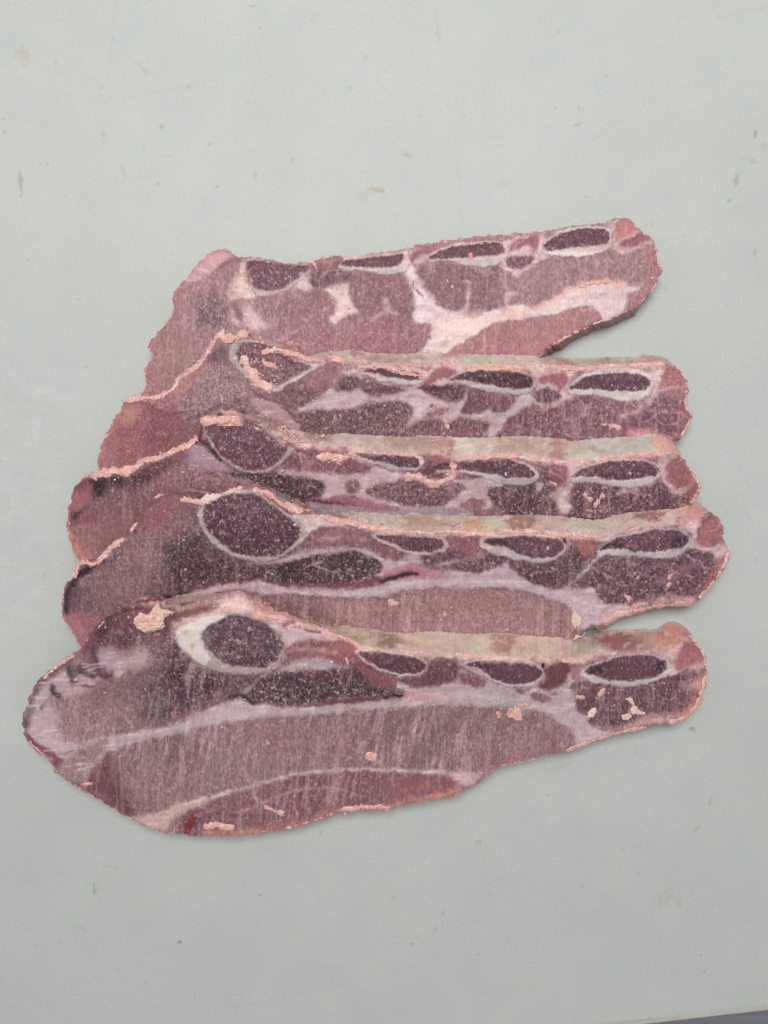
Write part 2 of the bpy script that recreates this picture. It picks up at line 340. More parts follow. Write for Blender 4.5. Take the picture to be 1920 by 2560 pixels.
# ---- slice 1: farthest
SL.append(dict(
 base=(152, 116, 119), st=.3,
 outline="A 685 325 740 340 790 378 860 388 960 390 1060 405 1160 435 1260 440 1340 435 1420 425 1500 395 1580 378 B 200 382 340 372 480 355 600 345 690 320 780 295 870 275 930 268 1080 250 1250 228 1400 210 1500 212 1640 195 C 380 190 520 158 700 130 840 120 920 100 980 88 1040 92 1110 120 1150 175 1200 220 1270 280 1290 400 1315 510 1290 590 1240 660 1190 720 1120 790 1050 825 1000 850 930 880 860 905 830 905 760 935 650 990 530 1050 430 1110 340 1180 240 1240 B 1300 1350 1100 1420 600 1440 100 1440 A 1000 1480 600 1600 300 1640 120 1590 40 1510 50 1480 90 1400 70 1290 140 1180 100 1110 140 1020 210 950 270 880 290 820 290 690 330 640 385 580 410 560 440 500 480 450 540 390 610 345",
 outer=None,
 flares=[("C 1060 830 860 905 650 990 430 1110 340 1180 240 1240", (8, 15))],
 shapes=[
  ('L', None, "A 700 330 540 390 410 560 290 700 280 850 140 1020 100 1110 140 1180 70 1290 90 1400 50 1480", (172, 116, 112), X(PAINT, op=.8, w=30, soft=16, st=0, wet=.5)),
  ('P', None, "A 520 720 620 690 700 760 720 900 600 960 500 930 480 820", (116, 90, 97), X(PAINT, soft=26, fr=.8)),
  ('P', None, "A 240 1000 330 900 420 1000 400 1200 250 1400 170 1350 180 1200", (150, 110, 110), X(PAINT, soft=26)),
  ('P', 'fat_cap', "A 690 330 760 355 790 395 720 430 640 490 560 540 430 590 395 575 440 500 540 390", (190, 142, 148), X(FAT, soft=9)),
  ('P', None, "A 780 380 860 390 860 430 780 430 700 480 640 500 700 430", (128, 78, 86), X(PAINT, soft=8)),
  ('P', 'fat', "A 850 430 830 500 790 580 750 650 755 740 850 720 900 735 960 710 930 640 890 600 870 520 890 450", (212, 188, 176), X(FAT, soft=7)),
  ('L', None, "A 800 640 780 760 770 860", (175, 140, 142), X(FAT, w=12, soft=9)),
  ('P', 'bone', "A 880 420 900 540 920 620 960 690 1040 712 1130 695 1210 655 1290 590 1370 520 1400 470 1350 440 1250 450 1100 430 960 400", (190, 170, 165), X(BON, soft=3)),
  ('P', 'marrow', "A 890 440 1000 425 1150 450 1300 465 1375 480 1330 530 1250 590 1180 640 1090 662 1000 655 935 615 900 540", (106, 78, 86), X(MAR, soft=4, fr=.8)),
  ('P', None, "A 900 430 1150 440 1370 470 1300 500 1100 480 960 500", (118, 66, 78), X(MAR, soft=10, h=0)),
  ('P', 'fat', "A 1290 580 1340 530 1390 580 1400 640 1350 670 1280 640", (200, 182, 186), X(FAT, soft=5)),
  ('P', 'muscle', "B -80 560 -40 510 50 485 150 485 240 510 230 560 180 600 60 630 -20 640 -70 610", (108, 82, 86), X(MUS, soft=6)),
  ('P', 'muscle', "A 950 770 1150 690 1350 680 B 20 650 100 700 130 760 110 840 60 900 A 1500 1100 1300 1120 1150 1080 1080 960 980 840", (142, 110, 112), X(MUS, soft=10, st=.4)),
  ('P', 'fat', "B 30 650 100 620 180 610 240 600 240 700 280 780 330 830 260 850 170 880 130 930 80 890 120 830 130 750 90 690", (214, 192, 184), X(FAT, soft=5)),
  ('P', 'fat', "A 870 780 960 850 1010 900 1110 910 1010 950 950 980 900 940 850 920 800 930 790 900 860 860", (206, 172, 176), X(FAT, soft=9)),
  ('L', None, "A 850 760 880 840 920 900", (185, 150, 150), X(FAT, w=8, soft=7)),
  ('L', None, "A 780 760 820 850 840 890", (110, 70, 78), X(PAINT, w=8, soft=7)),
  ('P', 'muscle', "B 230 590 260 520 500 510 640 520 700 560 750 680 770 800 730 900 600 850 520 830 400 870 330 850 280 790 240 700", (130, 98, 100), X(MUS, soft=5)),
  ('P', 'muscle', "B 130 930 260 850 400 870 520 830 600 850 740 920 850 910 885 960 880 1040 830 1110 760 1180 200 1180 0 1180 0 950", (144, 106, 108), X(MUS, soft=5)),
  ('P', 'bone', "B 150 480 160 400 200 385 350 375 500 360 640 345 700 340 712 400 700 470 650 512 560 530 430 515 300 500 180 490", (198, 182, 180), X(BON, soft=3)),
  ('P', 'marrow', "B 170 460 200 430 300 408 450 392 560 378 650 370 665 400 640 440 580 470 500 478 400 472 280 466", (98, 64, 72), X(MAR, soft=3)),
  ('P', 'muscle', "B 20 400 120 385 180 398 170 450 60 480 -60 495 -70 440", (134, 88, 86), X(MUS, soft=4, fr=.15)),
  ('L', 'fat', "B 700 325 735 360 725 430 700 520 750 640", (206, 184, 186), X(FAT, w=14, soft=5)),
  ('P', 'muscle', "B 720 400 745 340 800 300 900 290 930 320 900 360 840 400 800 440 740 450", (142, 96, 98), X(MUS, soft=4, fr=.2)),
  ('P', 'fat', "B 770 410 830 375 850 400 800 440 760 450", (200, 172, 172), X(FAT, soft=5)),
  ('P', 'muscle', "B 780 490 810 462 845 480 852 530 820 560 785 545", (122, 94, 98), X(MUS, soft=3)),
  ('P', 'muscle', "B 820 610 860 560 920 460 980 440 1150 470 1260 490 1300 520 1440 470 1480 560 1490 650 1490 780 1330 830 1240 880 1150 860 1100 830 1060 830 960 790 920 720 900 680 830 640", (126, 96, 100), X(MUS, soft=4)),
  ('P', 'bone', "B 850 405 880 365 980 310 1100 280 1250 265 1400 265 1480 290 1508 340 1480 405 1400 455 1290 470 1150 452 1020 422 900 425", (196, 184, 184), X(BON, soft=3)),
  ('P', 'marrow', "B 870 400 930 370 960 340 1080 308 1250 292 1400 285 1460 308 1472 340 1425 372 1280 392 1100 398 940 408", (98, 66, 72), X(MAR, soft=3)),
  ('P', 'fat', "B 740 450 780 560 830 590 820 640 880 690 920 760 980 800 1060 840 1120 830 1150 870 1230 880 1320 840 1440 790 1560 770 1659 780 C 300 800 400 765 520 690 600 640 720 600 850 580 950 590 1050 610 1140 630 1130 660 1050 680 1060 740 1040 800 1010 845 870 905 845 880 800 810 720 785 620 800 480 850 300 880 100 900 0 925 B 1400 920 1320 960 1230 1020 1130 1080 1050 1130 1010 1180 900 1230 780 1180 830 1110 880 1040 890 960 850 910 780 920 740 880 760 800 770 750 740 650 720 580 700 520", (216, 198, 198), X(FAT, soft=4, fr=.08)),
  ('L', None, "C -30 900 200 835 350 790 520 700 650 635 850 590 1000 610", (230, 182, 166), X(FAT, w=12, soft=8, h=.6)),
  ('P', None, "B 900 930 1100 880 1300 860 1300 960 1150 1020 1000 1000", (228, 200, 190), X(FAT, soft=16, h=0)),
  ('P', None, "B 760 660 860 700 900 800 850 880 780 860", (204, 190, 200), X(FAT, soft=10, h=0)),
  ('P', 'muscle', "B 1010 1180 1130 1080 1230 1020 1320 960 C 0 920 300 880 480 850 620 800 720 790 800 820 840 880 760 935 650 990 530 1050 340 1180 0 1300 B 1200 1400 1000 1300", (160, 118, 118), X(MUS, soft=4, fr=.35)),
  ('L', None, "B 1110 850 1165 780 1180 680 1190 590", (196, 172, 174), X(FAT, w=7, soft=5)),
  ('L', None, "B 520 850 545 790 530 740", (200, 172, 172), X(FAT, w=11, soft=6)),
  ('L', None, "B 1485 760 1495 660 1470 570 1480 500", (192, 165, 168), X(FAT, w=7, soft=6)),
  ('L', None, "B 430 880 480 860 520 833 600 850", (195, 165, 168), X(FAT, w=5, soft=5)),
  ('L', None, "B 1510 740 1500 700 1560 680", (215, 190, 180), X(FAT, w=10, soft=5)),
  ('L', 'vein', "B 735 580 745 640 790 685 812 700 828 742", (52, 44, 50), dict(w=2.4, soft=1.6, fr=.1, wet=.5, h=-1)),
  ('P', 'fat', "C 60 270 380 200 392 330 420 380 330 440 230 500 160 545 90 500 50 450 85 390 70 320", (206, 178, 180), X(FAT, soft=4)),
  ('P', 'muscle', "C 105 290 200 245 340 205 350 260 300 360 290 330 250 300 170 330 120 345", (146, 96, 98), X(MUS, soft=4, fr=.15)),
  ('P', 'muscle', "C 80 430 110 390 200 380 300 380 300 430 250 470 150 492 100 470", (114, 84, 90), X(MUS, soft=4)),
  ('P', 'bone', "C 365 340 400 260 520 180 620 150 800 145 905 165 925 240 935 290 850 348 720 388 580 388 450 378 385 362", (206, 194, 190), X(BON, soft=3)),
  ('P', 'marrow', "C 375 335 400 280 500 210 620 180 780 168 890 188 905 250 880 288 760 300 600 318 480 330", (100, 64, 74), X(MAR, soft=3)),
  ('P', None, "C 395 348 600 335 800 308 915 285 922 300 850 338 700 378 560 378", (214, 206, 202), X(BON, soft=3, h=0)),
  ('L', 'fat', "C 360 220 370 300 380 380", (206, 176, 178), X(FAT, w=10, soft=5)),
  ('P', 'muscle', "C 960 170 1020 110 1100 120 1140 170 1100 210 1040 240 970 220", (186, 118, 112), X(MUS, soft=5, fr=.15, st=0, wet=.5)),
  ('L', 'fat', "C 905 110 940 200 950 290 980 320", (210, 176, 176), X(FAT, w=14, soft=5)),
  ('L', 'fat', "C 940 310 1050 235 1180 170", (208, 172, 172), X(FAT, w=9, soft=4)),
  ('P', 'muscle', "C 980 290 1060 240 1160 200 1215 245 1150 285 1060 312", (142, 88, 94), X(MUS, soft=4, fr=.2, st=0)),
  ('L', 'fat', "C 990 335 1110 325 1200 275 1290 270", (210, 170, 168), X(FAT, w=12, soft=5)),
  ('L', None, "C 1200 340 1290 420 1315 510 1270 620 1180 730 1100 800", (170, 110, 108), X(PAINT, op=.75, w=30, soft=18, st=0, wet=.5)),
  ('L', None, "C 150 740 260 650 400 560 560 520", (150, 115, 122), X(PAINT, w=10, soft=10)),
 ],
 crumbs=[("A 120 1100 70 1290 90 1400", 5, 50, 3.2), ("B 860 275 930 268 1250 228 1500 212 C 230 195 520 158 920 110 1000 88 1100 115 1190 210", 5, 160, 3.2),
         ("C 1270 300 1300 440 1310 520 1250 650 1100 800", 4, 60, 2.6), ("C 1040 830 860 905 650 990 430 1110", 5, 110, 3.0), ("A 430 540 290 700 210 950", 4, 40, 3),
         ("B 0 400 60 385", 5, 12, 3), ("A 1420 440 1440 480", 4, 10, 4), ("C 560 660 760 600 900 590", 7, 30, 3)],
 wall=(140, 104, 104), wallshapes=[],
))
# ---- slice 2
SL.append(dict(
 base=(142, 103, 108), st=.45,
 outline="D 265 605 330 575 400 562 470 572 540 556 600 530 680 475 720 410 800 355 880 290 940 205 1000 115 1060 40 1120 10 1180 8 1250 30 1280 60 1340 80 1400 100 1480 135 1560 165 1659 205 E 200 250 330 262 400 240 480 255 600 280 800 285 1000 290 1150 285 1300 295 1430 305 1659 312 F 180 322 240 332 400 305 600 325 700 330 900 308 1150 300 1300 290 1380 280 1430 310 1480 360 1522 420 1535 480 1520 560 1510 600 1530 660 1568 700 1520 770 1490 850 1440 900 1400 980 1350 1080 1000 1180 0 1200 E 1300 1130 800 1080 300 1080 0 1080 D 1400 1200 1000 1300 600 1340 330 1290 160 1230 90 1130 78 1040 110 940 150 840 200 750 235 690 262 650",
 outer="D 1180 0 1260 25 1340 65 1400 68 1480 95 1560 120 1659 150 E 100 140 250 205 350 190 440 190 540 175 640 180 720 200 820 200 1000 202 1200 195 1400 202 1659 212 F 250 215 420 228 540 238 640 245 760 240 900 230 1100 235 1180 215 1300 222 1370 255 1420 300",
 flares=[],
 shapes=[
  ('P', None, "D 300 620 700 500 780 700 700 950 450 1050 250 1110 120 1080 180 850", (152, 100, 103), X(PAINT, soft=40, fr=.35, wet=.4)),
  ('P', None, "D 500 620 640 600 680 760 600 900 480 900 450 760", (138, 84, 92), X(PAINT, soft=30, fr=.5, wet=.4)),
  ('P', None, "D 620 480 800 400 980 260 1020 300 900 420 720 540", (168, 112, 108), X(PAINT, soft=18, fr=.3, wet=.4)),
  ('P', None, "D 280 640 400 630 420 680 330 760 250 740", (178, 130, 120), X(PAINT, soft=14, fr=.2, wet=.5)),
  ('L', None, "D 240 690 150 850 95 1000 90 1140", (182, 120, 112), X(PAINT, w=30, soft=20, st=0, wet=.5)),
  ('P', None, "D 900 380 1100 300 1300 500 1280 640 1000 640 860 800 760 620", (140, 112, 112), X(PAINT, soft=34, fr=.8)),
  ('P', None, "D 1030 150 1090 130 1120 200 1080 300 980 280 960 220", (96, 58, 70), X(PAINT, soft=12, fr=.3, wet=.5)),
  ('P', None, "D 1020 60 1120 20 1240 20 1280 60 1200 100 1080 130 1030 130", (150, 124, 112), X(PAINT, soft=8, fr=.3)),
  ('P', 'bone', "D 1125 220 1150 130 1250 88 1400 105 1600 195 E 60 240 200 270 310 292 200 385 60 465 D 1560 495 1480 505 1400 472 1280 410 1200 335 1145 280", (172, 158, 156), X(BON, soft=4)),
  ('P', 'marrow', "D 1185 240 1205 150 1280 108 1400 132 1550 200 E 80 262 190 290 240 310 150 372 40 435 D 1540 462 1450 470 1350 405 1255 330", (112, 84, 88), X(MAR, soft=5, fr=.9)),
  ('P', None, "D 1200 130 1400 120 1600 200 E 150 290 60 290 D 1500 210 1350 150", (118, 72, 80), X(MAR, soft=10, h=0)),
  ('P', 'fat', "D 1290 570 1350 556 1480 596 1560 606 1630 660 E 20 640 90 690 150 760 220 800 E 150 830 50 790 0 760 D 1520 745 1400 690 1330 630", (182, 146, 156), X(FAT, soft=5)),
  ('L', None, "D 1290 470 1400 560 1500 590 1580 640 E 70 660 120 730 210 785", (112, 72, 84), X(PAINT, w=5, soft=5)),
  ('P', 'muscle', "E 20 480 120 420 200 420 290 520 300 570 200 620 150 650 60 640 0 590", (120, 92, 94), X(MUS, soft=5, fr=.8)),
  ('P', 'muscle', "E 120 660 200 660 440 650 560 640 640 610 740 590 860 585 960 580 1040 620 1060 700 1000 780 960 900 120 900 190 770", (112, 90, 92), X(MUS, soft=4, fr=.95, st=.1)),
  ('P', 'muscle', "E 1040 800 1100 740 1210 730 1310 745 1345 790 1400 730 1500 725 1659 690 F 60 700 0 850 E 1500 1000 1040 960", (120, 92, 95), X(MUS, soft=4, fr=.8, st=.1)),
  ('P', 'fat', "E 150 650 330 560 400 490 470 510 620 480 680 520 740 560 880 532 1000 490 1100 468 1160 520 1290 570 1380 590 1480 540 1480 600 1450 660 1500 690 1659 655 F 60 620 130 580 200 530 270 530 280 600 200 660 120 710 50 780 20 850 -80 870 -60 800 E 1640 740 1500 722 1400 722 1340 775 1310 740 1200 730 1080 740 1050 780 1000 790 1060 700 1040 620 960 580 860 586 740 590 640 612 560 642 440 652 300 656 200 675", (200, 181, 188), X(FAT, soft=5, fr=.1)),
  ('P', 'muscle', "E 1150 700 1250 650 1345 628 1330 680 1230 715 1160 720", (152, 118, 122), X(MUS, soft=5)),
  ('L', 'fat', "E -50 495 40 450 150 395 250 335 340 285", (206, 190, 184), X(FAT, w=8, soft=3)),
  ('P', 'muscle', "E 330 310 400 285 480 285 505 340 470 400 390 410 400 470 350 495 290 430 200 405 260 350", (136, 94, 96), X(MUS, soft=5, fr=.4)),
  ('P', 'bone', "E 520 340 640 305 800 300 1000 310 1150 335 1172 395 1130 440 1030 455 900 442 760 402 640 366", (190, 182, 184), X(BON, soft=3)),
  ('P', 'marrow', "E 600 322 760 318 900 338 1050 350 1130 376 1125 400 1050 412 900 394 780 364 660 342", (76, 44, 52), X(MAR, soft=3, fr=.3)),
  ('L', 'fat', "E 500 350 650 392 800 440 950 478 1100 468", (204, 182, 184), X(FAT, w=8, soft=4)),
  ('P', 'muscle', "E 465 445 500 402 580 376 640 402 650 462 600 482 540 502 485 492", (86, 68, 72), X(MUS, soft=4, fr=.7, st=0)),
  ('P', 'muscle', "E 655 402 760 402 830 445 970 468 985 490 900 520 780 532 700 522 645 470", (112, 86, 90), X(MUS, soft=4, fr=.8, st=0)),
  ('P', 'fat', "E 1120 440 1160 360 1250 300 1440 305 1440 350 1360 400 1400 450 1300 460 1180 470 1110 480", (208, 184, 184), X(FAT, soft=5)),
  ('P', 'muscle', "E 1140 440 1200 375 1245 320 1300 300 1400 312 1418 360 1380 400 1280 412 1200 460 1140 480", (140, 84, 86), X(MUS, soft=4, fr=.3, st=0)),
  ('P', 'muscle', "E 1110 480 1190 455 1340 455 1460 465 1475 520 1440 582 1340 592 1330 545 1240 552 1160 515", (108, 80, 86), X(MUS, soft=4, fr=.8, st=0)),
  ('P', 'bone', "E 1340 415 1430 350 1530 322 1659 318 F 100 322 220 350 300 410 318 460 270 510 180 532 50 522 E 1659 510 1500 465 1400 440", (192, 184, 186), X(BON, soft=3)),
  ('P', 'marrow', "E 1355 415 1450 370 1550 345 1659 340 F 80 342 200 368 282 402 302 450 250 478 150 486 30 470 E 1650 450 1500 422", (80, 50, 60), X(MAR, soft=3)),
  ('P', 'muscle', "E 1470 620 1485 560 1550 495 1640 510 1680 580 1650 655 1500 690 1450 660", (112, 84, 90), X(MUS, soft=4, st=.1)),
  ('P', 'muscle', "F 0 580 60 560 140 560 157 590 100 650 0 682 -50 650 -30 600", (118, 88, 92), X(MUS, soft=4, st=.5)),
  ('P', 'fat', "F 290 330 620 328 600 400 585 480 620 540 500 600 380 625 370 645 310 600 290 545 330 470 315 400", (206, 180, 182), X(FAT, soft=5)),
  ('P', 'muscle', "F 340 410 400 370 520 355 582 392 562 460 510 512 480 460 400 450 345 440", (158, 98, 100), X(MUS, soft=4, fr=.3, st=0)),
  ('P', 'muscle', "F 305 510 400 475 470 500 520 540 470 590 370 612 300 560", (112, 82, 88), X(MUS, soft=4, st=.5)),
  ('P', 'muscle', "F 60 780 140 690 220 650 290 620 380 640 520 600 640 560 800 550 1000 590 1140 600 1180 620 1250 560 1510 580 1560 700 1450 860 1300 960 0 1000", (118, 84, 92), X(MUS, soft=5, st=.3, fr=.7)),
  ('P', 'bone', "F 578 505 610 440 700 372 850 322 1000 312 1150 332 1230 382 1258 440 1240 512 1170 562 1060 582 930 562 780 532 640 535", (204, 196, 192), X(BON, soft=3)),
  ('P', 'marrow', "F 585 490 640 440 700 402 850 372 1000 360 1120 370 1210 412 1228 460 1200 492 1100 502 950 497 800 490 660 487", (92, 58, 70), X(MAR, soft=3)),
  ('L', 'fat', "F 380 650 500 600 590 560", (196, 168, 174), X(FAT, w=10, soft=5)),
  ('L', None, "F 560 722 640 720 700 680 722 620", (180, 142, 152), X(FAT, w=6, soft=5)),
  ('P', None, "F 1060 740 1480 690 1490 800 1300 840 1100 800", (116, 70, 84), X(PAINT, soft=20, fr=.5)),
  ('L', 'fat', "F 1010 705 1130 655 1200 575 1280 520", (192, 152, 162), X(FAT, w=12, soft=7)),
  ('L', None, "F 1080 690 1200 655 1350 670 1480 680", (182, 130, 142), X(FAT, w=7, soft=6)),
  ('P', 'fat', "F 1210 350 1340 310 1330 400 1300 480 1260 570 1200 600 1250 520 1262 450", (212, 182, 184), X(FAT, soft=7)),
  ('P', 'muscle', "F 1340 400 1370 320 1430 315 1520 420 1532 472 1330 492 1305 450", (164, 104, 106), X(MUS, soft=8, fr=.35, st=0, wet=.5)),
  ('L', 'fat', "F 1260 540 1340 490 1420 488 1530 470", (206, 164, 166), X(FAT, w=7, soft=5)),
  ('L', None, "F 1520 540 1515 620 1545 700 1490 800 1440 910", (168, 104, 106), X(PAINT, op=.75, w=32, soft=18, st=0, wet=.5)),
  ('P', None, "F 1060 830 1200 820 1320 840 1400 920 1200 960", (205, 150, 150), X(FAT, soft=8)),
  ('L', None, "E 480 262 640 288 800 292 1000 296 1150 292 1300 300 1430 312 1659 320 F 180 330 400 312 600 332 700 338 900 314 1150 308 1320 300", (216, 188, 178), X(FAT, w=9, soft=5, h=.8)),
  ('L', 'vein', "E 1205 628 1222 618", (40, 34, 40), dict(w=2.5, soft=1.5, fr=0, wet=.5)),
 ],
 crumbs=[("D 290 580 400 556 540 550 600 528 680 475 720 410 800 352 880 292 940 210 1000 110", 6, 300, 4.4), ("D 1100 70 1180 80 1250 50", 16, 80, 5), ("D 1020 70 1080 30", 8, 30, 4),
         ("E -130 190 0 185 200 235 330 250 420 220 500 250", 8, 230, 5.0), ("E 360 200 420 215 480 240", 13, 90, 6), ("E 630 320 700 320 770 325", 8, 60, 5), ("E 870 330 1000 360 1060 370 1130 385", 8, 70, 5),
         ("E 600 265 690 265", 5, 20, 4), ("E 1260 230 1340 260 1420 280", 9, 50, 5), ("E 1560 285 1659 270 F 0 310 180 310", 8, 90, 4.5), ("F 220 310 330 295 520 315 700 322 900 300 1150 290 1330 285", 6, 220, 4), ("F 800 290 900 265", 9, 30, 5),
         ("D 1240 280 1300 350 1400 470", 9, 60, 4), ("D 1420 280 1500 310", 10, 36, 5), ("D 1240 260 1340 400 1430 480", 18, 90, 3), ("F 1520 440 1510 600 1560 700 1480 860", 4, 80, 3), ("E 1310 740 1340 800", 8, 16, 5), ("F 860 770 980 790", 6, 16, 5), ("D 200 760 100 950", 3, 30, 2.5)],
 wall=(188, 172, 164), wallshapes=[
  ('P', None, "D 1180 -10 1260 20 1350 70 1340 90 1250 60 1180 30", (40, 30, 32), dict(soft=3, wet=.5)),
  ('P', None, "D 1380 60 1659 140 E 250 190 E 200 240 D 1500 130", (150, 100, 96), dict(soft=4, wet=.5)),
  ('P', None, "E 540 190 600 180 655 195 640 215 580 215", (150, 112, 104), dict(soft=4)),
  ('P', None, "E 680 230 900 230 1100 230 1000 260 760 280", (150, 136, 126), dict(soft=8)),
  ('P', None, "E 1290 200 1420 200 1440 230 1340 240", (152, 110, 104), dict(soft=4)),
  ('P', None, "E 1480 210 F 0 215 0 300 E 1500 290", (176, 176, 156), dict(soft=5)),
  ('P', None, "F 440 230 620 245 620 310 480 290", (165, 128, 124), dict(soft=8)),
  ('P', None, "F 640 245 900 235 1100 240 1080 300 700 310", (168, 158, 146), dict(soft=8)),
  ('P', None, "F 1130 230 1300 215 1420 290 1300 290 1160 290", (182, 134, 128), dict(soft=8)),
 ],
))
